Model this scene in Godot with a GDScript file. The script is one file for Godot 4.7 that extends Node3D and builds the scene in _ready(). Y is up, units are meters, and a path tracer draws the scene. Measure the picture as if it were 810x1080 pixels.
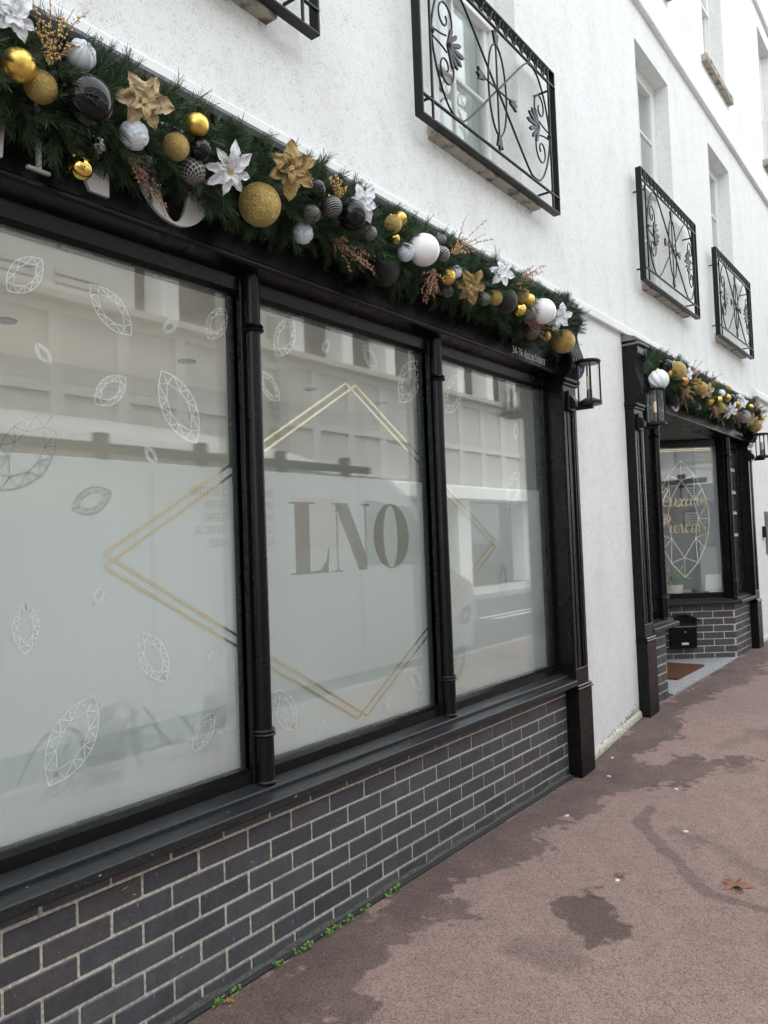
extends Node3D
# A black shopfront with a Christmas garland on a white rendered street, seen along the pavement.
# x runs along the facade, y is up, z points from the facade to the street (rendered wall face and brick face at z = 0).

class Shape:
	var v := PackedVector3Array()
	var n := PackedVector3Array()
	var uv := PackedVector2Array()
	var uv2 := PackedVector2Array()
	var t := Transform3D()
	func tri(a: Vector3, b: Vector3, c: Vector3, na: Vector3, nb: Vector3, nc: Vector3) -> void:
		a = t * a; b = t * b; c = t * c
		na = (t.basis * na).normalized(); nb = (t.basis * nb).normalized(); nc = (t.basis * nc).normalized()
		if (b - a).cross(c - a).dot(na + nb + nc) > 0.0:
			v.append(a); v.append(c); v.append(b); n.append(na); n.append(nc); n.append(nb)
		else:
			v.append(a); v.append(b); v.append(c); n.append(na); n.append(nb); n.append(nc)
	func flat(a: Vector3, b: Vector3, c: Vector3, out: Vector3) -> void:
		var m := (b - a).cross(c - a).normalized()
		if m.dot(out) < 0.0: m = -m
		tri(a, b, c, m, m, m)
	func quad(a: Vector3, b: Vector3, c: Vector3, d: Vector3, out: Vector3) -> void:
		flat(a, b, c, out); flat(a, c, d, out)
	func box(lo: Vector3, hi: Vector3, b := 0.0) -> void:
		var mid := (lo + hi) / 2.0
		var h := (hi - lo) / 2.0
		b = minf(b, minf(h.x, minf(h.y, h.z)) * 0.9)
		var f := func(s: Vector3, ax: int) -> Vector3:
			var q := Vector3(s.x * (h.x - b), s.y * (h.y - b), s.z * (h.z - b))
			q[ax] = s[ax] * h[ax]
			return mid + q
		for ax in 3:
			var a1 := (ax + 1) % 3
			var a2 := (ax + 2) % 3
			for s in [-1.0, 1.0]:
				var p := []
				for k in [[-1.0, -1.0], [1.0, -1.0], [1.0, 1.0], [-1.0, 1.0]]:
					var q := Vector3()
					q[ax] = s; q[a1] = k[0]; q[a2] = k[1]
					p.append(f.call(q, ax))
				var o := Vector3()
				o[ax] = s
				quad(p[0], p[1], p[2], p[3], o)
				if b > 0.0:
					for s2 in [-1.0, 1.0]:
						var q0 := Vector3()
						q0[ax] = s; q0[a1] = s2; q0[a2] = -1.0
						var q1 := q0
						q1[a2] = 1.0
						var o2 := Vector3()
						o2[ax] = s; o2[a1] = s2
						quad(f.call(q0, ax), f.call(q1, ax), f.call(q1, a1), f.call(q0, a1), o2)
		if b > 0.0:
			for x in [-1.0, 1.0]:
				for y in [-1.0, 1.0]:
					for z in [-1.0, 1.0]:
						var s := Vector3(x, y, z)
						flat(f.call(s, 0), f.call(s, 1), f.call(s, 2), s)
	# profile points are (z, y), swept along x from x0 to x1
	func sweep(prof: PackedVector2Array, x0: float, x1: float, caps := true) -> void:
		var m := Vector2()
		for q in prof: m += q
		m /= prof.size()
		for i in prof.size():
			var a := prof[i]
			var b := prof[(i + 1) % prof.size()]
			var d := (b - a)
			var o := Vector2(d.y, -d.x)
			if Geometry2D.is_point_in_polygon((a + b) / 2.0 + o.normalized() * 0.0006, prof): o = -o
			quad(Vector3(x0, a.y, a.x), Vector3(x1, a.y, a.x), Vector3(x1, b.y, b.x), Vector3(x0, b.y, b.x), Vector3(0, o.y, o.x))
		if caps:
			var k := Geometry2D.triangulate_polygon(prof)
			for i in range(0, k.size(), 3):
				for x in [x0, x1]:
					flat(Vector3(x, prof[k[i]].y, prof[k[i]].x), Vector3(x, prof[k[i + 1]].y, prof[k[i + 1]].x), Vector3(x, prof[k[i + 2]].y, prof[k[i + 2]].x), Vector3(-1 if x == x0 else 1, 0, 0))
	# polygon in the xy plane, thickened from z0 to z1
	func slab(poly: PackedVector2Array, z0: float, z1: float) -> void:
		var k := Geometry2D.triangulate_polygon(poly)
		for i in range(0, k.size(), 3):
			for z in [z0, z1]:
				flat(Vector3(poly[k[i]].x, poly[k[i]].y, z), Vector3(poly[k[i + 1]].x, poly[k[i + 1]].y, z), Vector3(poly[k[i + 2]].x, poly[k[i + 2]].y, z), Vector3(0, 0, -1 if z == z0 else 1))
		for i in poly.size():
			var a := poly[i]
			var b := poly[(i + 1) % poly.size()]
			var o := Vector2((b - a).y, -(b - a).x)
			if Geometry2D.is_point_in_polygon((a + b) / 2.0 + o.normalized() * 0.0005, poly): o = -o
			quad(Vector3(a.x, a.y, z0), Vector3(b.x, b.y, z0), Vector3(b.x, b.y, z1), Vector3(a.x, a.y, z1), Vector3(o.x, o.y, 0))
	# profile points are (radius, y), turned round the y axis
	func lathe(prof: Array, segs := 20) -> void:
		for i in prof.size() - 1:
			var a: Vector2 = prof[i]
			var b: Vector2 = prof[i + 1]
			var d := b - a
			if d.length() < 1e-6: continue
			var nn := Vector2(d.y, -d.x).normalized()
			for k in segs:
				var p := TAU * k / segs
				var q := TAU * (k + 1) / segs
				var u := Vector3(cos(p), 0, sin(p))
				var w := Vector3(cos(q), 0, sin(q))
				var nu := u * nn.x + Vector3.UP * nn.y
				var nw := w * nn.x + Vector3.UP * nn.y
				var a0 := u * a.x + Vector3.UP * a.y
				var a1 := w * a.x + Vector3.UP * a.y
				var b0 := u * b.x + Vector3.UP * b.y
				var b1 := w * b.x + Vector3.UP * b.y
				if a.x > 1e-6: tri(a0, a1, b1, nu, nw, nw)
				if b.x > 1e-6: tri(a0, b1, b0, nu, nw, nu)
	func tube(pts: Array, r0: float, r1 := -1.0, segs := 7, caps := true) -> void:
		if r1 < 0.0: r1 = r0
		var up := Vector3(0.31, 0.87, 0.38).normalized()
		var rings := []
		var nor := []
		for i in pts.size():
			var d: Vector3 = (pts[mini(i + 1, pts.size() - 1)] - pts[maxi(i - 1, 0)]).normalized()
			up = (up - d * up.dot(d)).normalized()
			if up.length() < 0.1: up = d.cross(Vector3(1, 0, 0)).normalized()
			var s := d.cross(up)
			var ring := []
			var rn := []
			var r: float = lerp(r0, r1, float(i) / (pts.size() - 1))
			for k in segs:
				var o := up * cos(TAU * k / segs) + s * sin(TAU * k / segs)
				ring.append(pts[i] + o * r); rn.append(o)
			rings.append(ring); nor.append(rn)
		for i in pts.size() - 1:
			for k in segs:
				var j := (k + 1) % segs
				tri(rings[i][k], rings[i][j], rings[i + 1][j], nor[i][k], nor[i][j], nor[i + 1][j])
				tri(rings[i][k], rings[i + 1][j], rings[i + 1][k], nor[i][k], nor[i + 1][j], nor[i + 1][k])
		if caps:
			for e in [0, pts.size() - 1]:
				var o: Vector3 = pts[e] - pts[1 if e == 0 else e - 1]
				for k in range(1, segs - 1):
					flat(rings[e][0], rings[e][k], rings[e][k + 1], o)
	# any surface given by a function of (u, v) in 0..1, with smooth normals and uv
	func surf(nu: int, nv: int, f: Callable, flip := 1.0) -> void:
		var p := []
		for i in nu + 1:
			for j in nv + 1:
				p.append(f.call(float(i) / nu, float(j) / nv))
		var m := []
		var w := nv + 1
		for i in nu + 1:
			for j in nv + 1:
				var du: Vector3 = p[mini(i + 1, nu) * w + j] - p[maxi(i - 1, 0) * w + j]
				var dv: Vector3 = p[i * w + mini(j + 1, nv)] - p[i * w + maxi(j - 1, 0)]
				m.append(du.cross(dv).normalized() * flip)
		for i in nu:
			for j in nv:
				var k := [i * w + j, (i + 1) * w + j, (i + 1) * w + j + 1, i * w + j + 1]
				for c in [[0, 1, 2], [0, 2, 3]]:
					var s0 := v.size()
					if m[k[c[0]]].length() < 0.1 or m[k[c[1]]].length() < 0.1 or m[k[c[2]]].length() < 0.1:
						for x in 3:
							if m[k[c[x]]].length() < 0.1: m[k[c[x]]] = (m[k[c[(x + 1) % 3]]] + m[k[c[(x + 2) % 3]]]).normalized()
					tri(p[k[c[0]]], p[k[c[1]]], p[k[c[2]]], m[k[c[0]]], m[k[c[1]]], m[k[c[2]]])
					var corner := [[0, 0], [1, 0], [1, 1], [0, 1]]
					var order := [c[0], c[1], c[2]]
					if v[s0 + 1].is_equal_approx(t * p[k[c[2]]]) and not v[s0 + 1].is_equal_approx(t * p[k[c[1]]]): order = [c[0], c[2], c[1]]
					for x in order:
						uv.append(Vector2(float(i + corner[x][0]) / nu, float(j + corner[x][1]) / nv))
	func mesh() -> ArrayMesh:
		var a := []
		a.resize(Mesh.ARRAY_MAX)
		a[Mesh.ARRAY_VERTEX] = v
		a[Mesh.ARRAY_NORMAL] = n
		if uv.size() == v.size(): a[Mesh.ARRAY_TEX_UV] = uv
		if uv2.size() == v.size(): a[Mesh.ARRAY_TEX_UV2] = uv2
		var m := ArrayMesh.new()
		m.add_surface_from_arrays(Mesh.PRIMITIVE_TRIANGLES, a)
		return m

var M := {}
var used := {}
var rng := RandomNumberGenerator.new()

func numbered(called: String) -> String:
	if not used.has(called):
		used[called] = 0
		return called
	used[called] += 1
	return "%s_%03d" % [called, used[called]]

func thing(called: String, label: String, category: String, group := "", at := Vector3.ZERO) -> Node3D:
	var o := Node3D.new()
	o.name = numbered(called)
	add_child(o)
	o.position = at
	tag(o, label, category, group)
	return o

func tag(o: Node, label: String, category: String, group := "") -> void:
	o.set_meta("label", label)
	o.set_meta("category", category)
	if group: o.set_meta("group", group)

func part(parent: Node, called: String, s, m: Material) -> MeshInstance3D:
	var o := MeshInstance3D.new()
	o.name = called if parent != self else numbered(called)
	o.mesh = s.mesh() if s is Shape else s
	o.material_override = m
	parent.add_child(o, true)
	return o

func node(parent: Node, called: String) -> Node3D:
	var o := Node3D.new()
	o.name = called
	parent.add_child(o, true)
	return o

func structure(called: String, s, m: Material) -> MeshInstance3D:
	var o := part(self, called, s, m)
	o.set_meta("kind", "structure")
	return o

func boxed(lo: Vector3, hi: Vector3, b := 0.0) -> Shape:
	var s := Shape.new()
	s.box(lo, hi, b)
	return s

# ---------- materials ----------
func lin(r: float, g: float, b: float, a := 1.0) -> Color:
	var c := Color(r, g, b).linear_to_srgb()
	c.a = a
	return c

func mat(called: String, c: Color, rough: float, metal := 0.0) -> StandardMaterial3D:
	var m := StandardMaterial3D.new()
	m.resource_name = called
	m.albedo_color = c
	m.roughness = rough
	m.metallic = metal
	M[called] = m
	return m

func noise(freq: float, seed_: int, octaves := 4, kind := FastNoiseLite.TYPE_SIMPLEX_SMOOTH) -> FastNoiseLite:
	var f := FastNoiseLite.new()
	f.noise_type = kind
	f.seed = seed_
	f.frequency = freq
	f.fractal_octaves = octaves
	return f

# A seamless picture of noise; stops are [offset, grey or Color] pairs
func ramp_tex(f: FastNoiseLite, size: int, stops: Array) -> NoiseTexture2D:
	var g := Gradient.new()
	var offs := PackedFloat32Array()
	var cols := PackedColorArray()
	for s in stops:
		offs.append(s[0])
		cols.append(s[1] if s[1] is Color else Color(s[1], s[1], s[1]))
	g.offsets = offs
	g.colors = cols
	var t := NoiseTexture2D.new()
	t.width = size
	t.height = size
	t.seamless = true
	t.noise = f
	t.color_ramp = g
	return t

# A tileable picture of value noise: each octave is [cells across, weight]
func tile_tex(size: int, octaves: Array, seed_: int, stops: Array) -> ImageTexture:
	var r := RandomNumberGenerator.new()
	r.seed = seed_
	var sum := PackedFloat32Array()
	sum.resize(size * size)
	for o in octaves:
		var c: int = o[0]
		var g := PackedFloat32Array()
		g.resize(c * c)
		for i in c * c: g[i] = r.randf() * o[1]
		var x0 := PackedInt32Array()
		var x1 := PackedInt32Array()
		var fx := PackedFloat32Array()
		for x in size:
			var q := float(x) * c / size
			var i := int(q)
			x0.append(i % c)
			x1.append((i + 1) % c)
			fx.append(smoothstep(0.0, 1.0, q - i))
		for y in size:
			var ra := x0[y] * c
			var rb := x1[y] * c
			var f := fx[y]
			for x in size:
				var a := x0[x]
				var b := x1[x]
				var u := fx[x]
				sum[y * size + x] += lerpf(lerpf(g[ra + a], g[ra + b], u), lerpf(g[rb + a], g[rb + b], u), f)
	var total := 0.0
	for o in octaves: total += o[1]
	var grad := Gradient.new()
	var offs := PackedFloat32Array()
	var cols := PackedColorArray()
	for s in stops:
		offs.append(s[0])
		cols.append(s[1] if s[1] is Color else Color(s[1], s[1], s[1]))
	grad.offsets = offs
	grad.colors = cols
	var lut := PackedByteArray()
	for i in 256:
		var c := grad.sample(i / 255.0)
		lut.append_array([int(c.r * 255.0), int(c.g * 255.0), int(c.b * 255.0)])
	var bytes := PackedByteArray()
	bytes.resize(size * size * 3)
	for i in size * size:
		var k := clampi(int(sum[i] / total * 255.0), 0, 255) * 3
		bytes[i * 3] = lut[k]
		bytes[i * 3 + 1] = lut[k + 1]
		bytes[i * 3 + 2] = lut[k + 2]
	return ImageTexture.create_from_image(Image.create_from_data(size, size, false, Image.FORMAT_RGB8, bytes))

func triplanar(m: StandardMaterial3D, metres: float) -> void:
	m.uv1_triplanar = true
	m.uv1_world_triplanar = true
	m.uv1_scale = Vector3.ONE / metres

func relief(m: StandardMaterial3D, t: Texture2D, centimetres: float) -> void:
	m.heightmap_enabled = true
	m.heightmap_texture = t
	m.heightmap_scale = centimetres

func glass(called: String, tint := Color(0.9, 1, 0.97), a := 0.02) -> StandardMaterial3D:
	var m := mat(called, Color(tint.r, tint.g, tint.b, a), 0.0)
	m.transparency = BaseMaterial3D.TRANSPARENCY_ALPHA
	return m

func make_materials() -> void:
	var grain := ramp_tex(noise(0.02, 3), 512, [[0.0, 0.72], [0.5, 0.95], [1.0, 1.0]])
	var speck := ramp_tex(noise(0.09, 5, 3), 512, [[0.0, 0.2], [0.35, 0.5], [0.6, 0.62], [1.0, 1.0]])
	var fine := ramp_tex(noise(0.16, 9, 3), 512, [[0.0, 0.0], [1.0, 1.0]])
	# white roughcast render
	var m := mat("white_render", lin(0.80, 0.80, 0.80), 0.95)
	m.albedo_texture = ramp_tex(noise(0.006, 31, 5), 512, [[0.0, Color(0.93, 0.925, 0.91)], [0.45, Color(0.98, 0.98, 0.975)], [1.0, Color(1, 1, 1)]])
	triplanar(m, 3.1)
	var m2 := m.duplicate() as StandardMaterial3D
	m2.resource_name = "render_relief"
	M["white_render_wall"] = m2
	var cast := [[23, 0.35], [120, 0.8], [240, 1.0]]
	m2.albedo_texture = tile_tex(640, cast, 33, [[0.0, Color(0.80, 0.80, 0.79)], [0.28, Color(0.90, 0.90, 0.895)], [0.38, Color(0.965, 0.965, 0.96)], [0.5, Color(0.99, 0.99, 0.985)], [1.0, Color(1, 1, 1)]])
	triplanar(m2, 0.66)
	relief(m2, tile_tex(640, cast, 33, [[0.0, 0.0], [0.42, 0.75], [0.6, 0.95], [1.0, 1.0]]), 0.15)
	m2.detail_enabled = true
	m2.detail_blend_mode = BaseMaterial3D.BLEND_MODE_MUL
	m2.detail_uv_layer = BaseMaterial3D.DETAIL_UV_2
	m2.uv2_triplanar = true
	m2.uv2_world_triplanar = true
	m2.uv2_scale = Vector3(0.42, 0.15, 0.42)
	m2.detail_albedo = ramp_tex(noise(0.012, 71, 5), 512, [[0.0, Color(0.955, 0.95, 0.94)], [0.4, Color(0.985, 0.985, 0.98)], [1.0, Color(1, 1, 1)]])
	# black paint
	m = mat("black_paint", lin(0.0045, 0.0045, 0.0052), 0.30)
	m.metallic_specular = 0.34
	m.roughness_texture = tile_tex(256, [[6, 1.0], [31, 0.5], [120, 0.3]], 12, [[0.2, 0.82], [0.8, 1.0]])
	triplanar(m, 0.9)
	m = mat("sill_paint", lin(0.026, 0.028, 0.030), 0.42)
	m.albedo_texture = ramp_tex(noise(0.05, 18, 5), 512, [[0.0, Color(0.55, 0.55, 0.55)], [0.5, Color(0.8, 0.8, 0.8)], [0.72, Color(0.9, 0.9, 0.9)], [1.0, Color(1, 1, 1)]])
	triplanar(m, 0.7)
	m.metallic_specular = 0.4
	m = mat("black_iron", lin(0.006, 0.0065, 0.008), 0.40)
	m.metallic_specular = 0.36
	m = mat("lead_grey", lin(0.16, 0.16, 0.165), 0.6)
	m.albedo_texture = grain
	triplanar(m, 0.6)
	# bricks and mortar
	var brick_grain := tile_tex(512, [[9, 0.5], [40, 0.5], [150, 0.6], [256, 0.8]], 40, [[0.15, Color(0.66, 0.66, 0.67)], [0.45, Color(0.84, 0.84, 0.84)], [0.60, Color(0.90, 0.90, 0.90)], [0.74, Color(0.97, 0.96, 0.95)], [0.80, Color(1, 1, 1)]])
	for k in 6:
		var base: Array = [[0.082, 0.085, 0.094], [0.070, 0.073, 0.082], [0.092, 0.094, 0.101], [0.076, 0.079, 0.089], [0.088, 0.075, 0.080], [0.062, 0.064, 0.072]][k]
		m = mat("brick_%d" % k, lin(base[0] * 1.12, base[1] * 1.12, base[2] * 1.12), 0.55)
		m.albedo_texture = brick_grain
		triplanar(m, 0.61)
		m.uv1_offset = Vector3(0.13 * k, 0.27 * k, 0.0)
		relief(m, brick_grain, 0.05)
	m = mat("mortar", lin(0.66, 0.62, 0.545), 0.95)
	m.albedo_texture = ramp_tex(noise(0.05, 51, 4), 512, [[0.0, Color(0.72, 0.70, 0.66)], [0.6, Color(0.95, 0.95, 0.95)], [1.0, Color(1, 1, 1)]])
	triplanar(m, 0.5)
	relief(m, fine, 0.25)
	mat("rain_dirt", lin(0.20, 0.19, 0.17), 0.95)
	mat("paint_chip", lin(0.40, 0.40, 0.39), 0.8)
	m = mat("haunch", lin(0.13, 0.125, 0.115), 0.95)
	m.albedo_texture = ramp_tex(noise(0.05, 53, 4), 512, [[0.0, Color(0.45, 0.45, 0.4)], [1.0, Color(1, 1, 1)]])
	triplanar(m, 0.4)
	m = mat("smear", lin(0.36, 0.35, 0.33), 0.95)
	m = mat("bitumen", lin(0.022, 0.022, 0.023), 0.8)
	m.albedo_texture = ramp_tex(noise(0.06, 52, 4), 512, [[0.0, Color(0.6, 0.6, 0.6)], [0.6, Color(1, 1, 1)], [1.0, Color(1, 1, 1)]])
	triplanar(m, 0.5)
	relief(m, speck, 0.3)
	m = mat("plinth", lin(0.62, 0.60, 0.54), 0.9)
	m.albedo_texture = ramp_tex(noise(0.05, 55, 5), 512, [[0.0, Color(0.52, 0.53, 0.42)], [0.3, Color(0.72, 0.70, 0.6)], [0.45, Color(0.95, 0.94, 0.9)], [1.0, Color(1, 1, 1)]])
	triplanar(m, 0.8)
	m = mat("moss", lin(0.06, 0.085, 0.02), 0.95)
	m = mat("stone_sill", lin(0.42, 0.385, 0.33), 0.9)
	m.albedo_texture = ramp_tex(noise(0.012, 57, 5), 512, [[0.0, Color(0.32, 0.31, 0.30)], [0.30, Color(0.62, 0.61, 0.59)], [0.46, Color(0.92, 0.91, 0.89)], [1.0, Color(1, 1, 1)]])
	triplanar(m, 0.9)
	relief(m, fine, 0.15)
	m = mat("step_stone", lin(0.46, 0.46, 0.455), 0.8)
	m.albedo_texture = ramp_tex(noise(0.03, 58, 5), 512, [[0.0, Color(0.72, 0.72, 0.72)], [1.0, Color(1, 1, 1)]])
	triplanar(m, 0.7)
	mat("white_wood", lin(0.72, 0.71, 0.68), 0.5)
	mat("off_white", lin(0.66, 0.65, 0.61), 0.6)
	m = mat("curtain", lin(0.56, 0.60, 0.57), 0.9)
	m.backlight_enabled = true
	m.backlight = Color(0.3, 0.3, 0.3)
	# glass, films and decals
	glass("pane")
	glass("far_pane", Color(0.8, 0.95, 0.9), 0.05)
	m = mat("frost", lin(0.94, 0.985, 0.965, 0.30), 0.24)
	m.refraction_enabled = true
	m.refraction_scale = 0.02
	mat("etch", lin(0.90, 0.92, 0.92), 0.6)
	mat("etch_clear", lin(0.09, 0.10, 0.10), 0.5)
	mat("etch_soft", lin(0.20, 0.215, 0.21), 0.6)
	mat("gold_foil", lin(0.90, 0.76, 0.42), 0.16, 1.0)
	mat("letter_white", lin(0.80, 0.80, 0.78), 0.45)
	mat("letter_grey", lin(0.62, 0.62, 0.62), 0.5)
	# interiors
	m = mat("ceiling_paint", lin(0.78, 0.735, 0.65), 0.95)
	mat("wall_paint", lin(0.70, 0.67, 0.60), 0.95)
	mat("display_white", lin(0.86, 0.87, 0.86), 0.9)
	mat("room_grey", lin(0.27, 0.27, 0.275), 0.9)
	mat("room_pale", lin(0.60, 0.61, 0.62), 0.9)
	mat("floor_wood", lin(0.22, 0.16, 0.11), 0.5)
	mat("pale_wood", lin(0.58, 0.44, 0.28), 0.6)
	mat("soffit", lin(0.16, 0.155, 0.14), 0.8)
	mat("paper", lin(0.75, 0.75, 0.74), 0.8)
	mat("print_grey", lin(0.18, 0.18, 0.18), 0.8)
	mat("blue_cover", lin(0.02, 0.06, 0.10), 0.6)
	mat("blue_sign", lin(0.03, 0.08, 0.42), 0.4)
	mat("red_sign", lin(0.45, 0.03, 0.03), 0.4)
	mat("sign_pink", lin(0.66, 0.50, 0.48), 0.4)
	m = mat("leaf_green", lin(0.17, 0.28, 0.07), 0.6)
	m.backlight_enabled = true
	m.backlight = Color(0.35, 0.45, 0.15)
	m = mat("blade_green", lin(0.055, 0.10, 0.03), 0.5)
	m.backlight_enabled = true
	m.backlight = Color(0.3, 0.4, 0.15)
	m = mat("weed_green", lin(0.11, 0.22, 0.035), 0.7)
	m.backlight_enabled = true
	m.backlight = Color(0.35, 0.5, 0.15)
	m = mat("coir", lin(0.20, 0.075, 0.022), 1.0)
	m.albedo_texture = ramp_tex(noise(0.12, 61, 3), 512, [[0.0, Color(0.45, 0.45, 0.45)], [0.6, Color(1, 1, 1)], [1.0, Color(1, 1, 1)]])
	triplanar(m, 0.35)
	relief(m, fine, 1.2)
	mat("dry_leaf", lin(0.22, 0.10, 0.055), 0.8)
	mat("orange_leaf", lin(0.32, 0.14, 0.04), 0.8)
	mat("chip_white", lin(0.6, 0.59, 0.56), 0.8)
	mat("chip_red", lin(0.45, 0.10, 0.05), 0.6)
	# garland
	m = mat("needles", lin(1, 1, 1), 0.6)
	m.vertex_color_use_as_albedo = true
	m.backlight_enabled = true
	m.backlight = Color(0.12, 0.12, 0.12)
	mat("garland_core", lin(0.030, 0.055, 0.024), 0.9)
	m = mat("matte_gold", lin(0.80, 0.52, 0.12), 0.33, 0.92)
	m = mat("glitter_gold", lin(0.86, 0.64, 0.24), 0.45, 0.7)
	var sparkle := ramp_tex(noise(0.30, 80, 1, FastNoiseLite.TYPE_CELLULAR), 512, [[0.0, 0.0], [1.0, 1.0]])
	m.albedo_texture = tile_tex(256, [[110, 1.0], [70, 0.6]], 81, [[0.2, Color(0.50, 0.45, 0.38)], [0.5, Color(0.86, 0.85, 0.80)], [0.75, Color(1, 1, 1)]])
	m.uv1_triplanar = true
	m.uv1_scale = Vector3.ONE * 0.42
	relief(m, tile_tex(256, [[110, 1.0], [70, 0.6]], 82, [[0.0, 0.0], [1.0, 1.0]]), 3.0)
	mat("shiny_gold", lin(0.85, 0.62, 0.16), 0.07, 1.0)
	mat("copper", lin(0.72, 0.36, 0.12), 0.3, 0.85)
	mat("silver", lin(0.42, 0.42, 0.43), 0.05, 1.0)
	m = mat("gloss_black", lin(0.006, 0.006, 0.007), 0.05)
	m.metallic_specular = 0.42
	m = mat("matte_black", lin(0.010, 0.010, 0.011), 0.5)
	m.uv1_triplanar = true
	m.uv1_scale = Vector3.ONE * 2.0
	relief(m, sparkle, 0.8)
	mat("gloss_white", lin(0.80, 0.80, 0.79), 0.12)
	m = mat("fold_white", lin(0.62, 0.68, 0.73), 0.4)
	m.clearcoat_enabled = true
	m.clearcoat = 0.3
	M["zigzag_white"] = m
	M["swirl_white"] = mat("swirl_white", lin(0.78, 0.79, 0.79), 0.45)
	m = mat("net_white", lin(0.74, 0.75, 0.77), 0.5)
	m.uv1_triplanar = true
	m.uv1_scale = Vector3.ONE * 1.2
	relief(m, sparkle, 6.0)
	for k in 2:
		m = mat(["stripe_black", "net_black"][k], Color(1, 1, 1), 0.35)
		m.albedo_texture = pattern_tex(k)
	m = mat("petal_white", lin(0.78, 0.79, 0.82), 0.6)
	m.backlight_enabled = true
	m.backlight = Color(0.4, 0.4, 0.4)
	relief(m, speck, 0.2)
	triplanar(m, 0.2)
	m = mat("petal_lace", lin(0.82, 0.84, 0.86), 0.55)
	m.transparency = BaseMaterial3D.TRANSPARENCY_ALPHA_SCISSOR
	m.alpha_scissor_threshold = 0.5
	m.albedo_texture = lace_tex()
	for k in 2:
		m = mat(["petal_gold", "petal_pale_gold"][k], [lin(0.56, 0.40, 0.17), lin(0.74, 0.60, 0.38)][k], 0.45, 0.35)
		m.albedo_texture = ramp_tex(noise(0.2, 84 + k, 2), 512, [[0.25, Color(0.50, 0.45, 0.36)], [0.5, Color(0.86, 0.84, 0.8)], [0.75, Color(1, 1, 1)]])
		triplanar(m, 0.2)
		relief(m, sparkle, 0.15)
	mat("berry_gold", lin(0.66, 0.46, 0.20), 0.4, 0.5)
	mat("berry_copper", lin(0.46, 0.26, 0.17), 0.38, 0.45)
	mat("twig_brown", lin(0.16, 0.085, 0.05), 0.7)
	# street
	m = mat("road", lin(0.055, 0.055, 0.058), 0.9)
	m.albedo_texture = ramp_tex(noise(0.12, 91, 3), 512, [[0.0, Color(0.7, 0.7, 0.7)], [1.0, Color(1, 1, 1)]])
	triplanar(m, 1.0)
	mat("road_paint", lin(0.6, 0.6, 0.58), 0.8)
	mat("kerb_stone", lin(0.3, 0.29, 0.28), 0.9)
	mat("van_white", lin(0.84, 0.85, 0.86), 0.25)
	mat("tyre", lin(0.015, 0.015, 0.015), 0.8)
	mat("rim_grey", lin(0.35, 0.35, 0.36), 0.4, 0.6)
	m = mat("dark_glass", lin(0.012, 0.014, 0.016), 0.03)
	mat("facade_cream", lin(0.66, 0.66, 0.635), 0.9)
	mat("facade_panel", lin(0.58, 0.58, 0.56), 0.9)
	mat("facade_strip", lin(0.42, 0.415, 0.39), 0.9)
	mat("column_white", lin(0.82, 0.82, 0.80), 0.8)
	m = mat("bulb", lin(0.85, 0.60, 0.36), 0.35)
	m = mat("added_bulb", lin(0.9, 0.85, 0.75), 0.5)  # glowing bulb of the unseen lamps added indoors
	m.emission_enabled = true
	m.emission = lin(1.0, 0.86, 0.66)
	m.emission_energy_multiplier = 1.2
	mat("lamp_ring", lin(0.16, 0.14, 0.12), 0.4, 0.5)
	make_pavement_material()

# Silver hairlines on black: 0 rings, 1 a diamond net
func pattern_tex(kind: int) -> ImageTexture:
	var w := 256
	var im := Image.create(w, w, false, Image.FORMAT_RGB8)
	for y in w:
		for x in w:
			var u := float(x) / w
			var q := float(y) / w
			var on := false
			if kind == 0:
				on = absf(fposmod(q * 15.0 + 0.16 * sin(u * TAU * 3.0), 1.0) - 0.5) < 0.11
			else:
				var a := absf(fposmod(u * 12.0 + q * 7.0, 1.0) - 0.5)
				var b := absf(fposmod(u * 12.0 - q * 7.0, 1.0) - 0.5)
				on = minf(a, b) < 0.09
			im.set_pixel(x, y, Color(0.70, 0.68, 0.66) if on else Color(0.11, 0.10, 0.11))
	return ImageTexture.create_from_image(im)

# A petal cut through with rows of small holes between its veins
func lace_tex() -> ImageTexture:
	var w := 256
	var im := Image.create(w, w, false, Image.FORMAT_RGBA8)
	var cells := noise(0.085, 87, 1, FastNoiseLite.TYPE_CELLULAR)
	cells.cellular_return_type = FastNoiseLite.RETURN_DISTANCE2_SUB
	for y in w:
		for x in w:
			var edge: float = absf(float(y) / w - 0.5) * 2.0
			var hole := cells.get_noise_2d(x, y) > -0.52 and edge > 0.09 and edge < 0.88
			im.set_pixel(x, y, Color(1, 1, 1, 0.0 if hole else 1.0))
	return ImageTexture.create_from_image(im)

# ---------- the pavement's damp ----------
const WET_X0 := -1.5
const WET_X1 := 11.5
const WET_Z0 := -0.4
const WET_Z1 := 2.8

func ground_height(x: float, z: float) -> float:
	var q := clampf(z, 0.0, 2.0)
	return 0.135 * smoothstep(3.6 - 0.8 * q, 5.3 + 0.8 * q, x) + maxf(0.0, x - 5.3) * 0.007

func polygon(a: Array) -> PackedVector2Array:
	var p := PackedVector2Array()
	for q in a: p.append(Vector2(q[0], q[1]))
	return p

func edge_distance(q: Vector2, p: PackedVector2Array, closed: bool) -> float:
	var best := 1e9
	for i in p.size() - (0 if closed else 1):
		best = minf(best, q.distance_squared_to(Geometry2D.get_closest_point_to_segment(q, p[i], p[(i + 1) % p.size()])))
	return sqrt(best)

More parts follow.
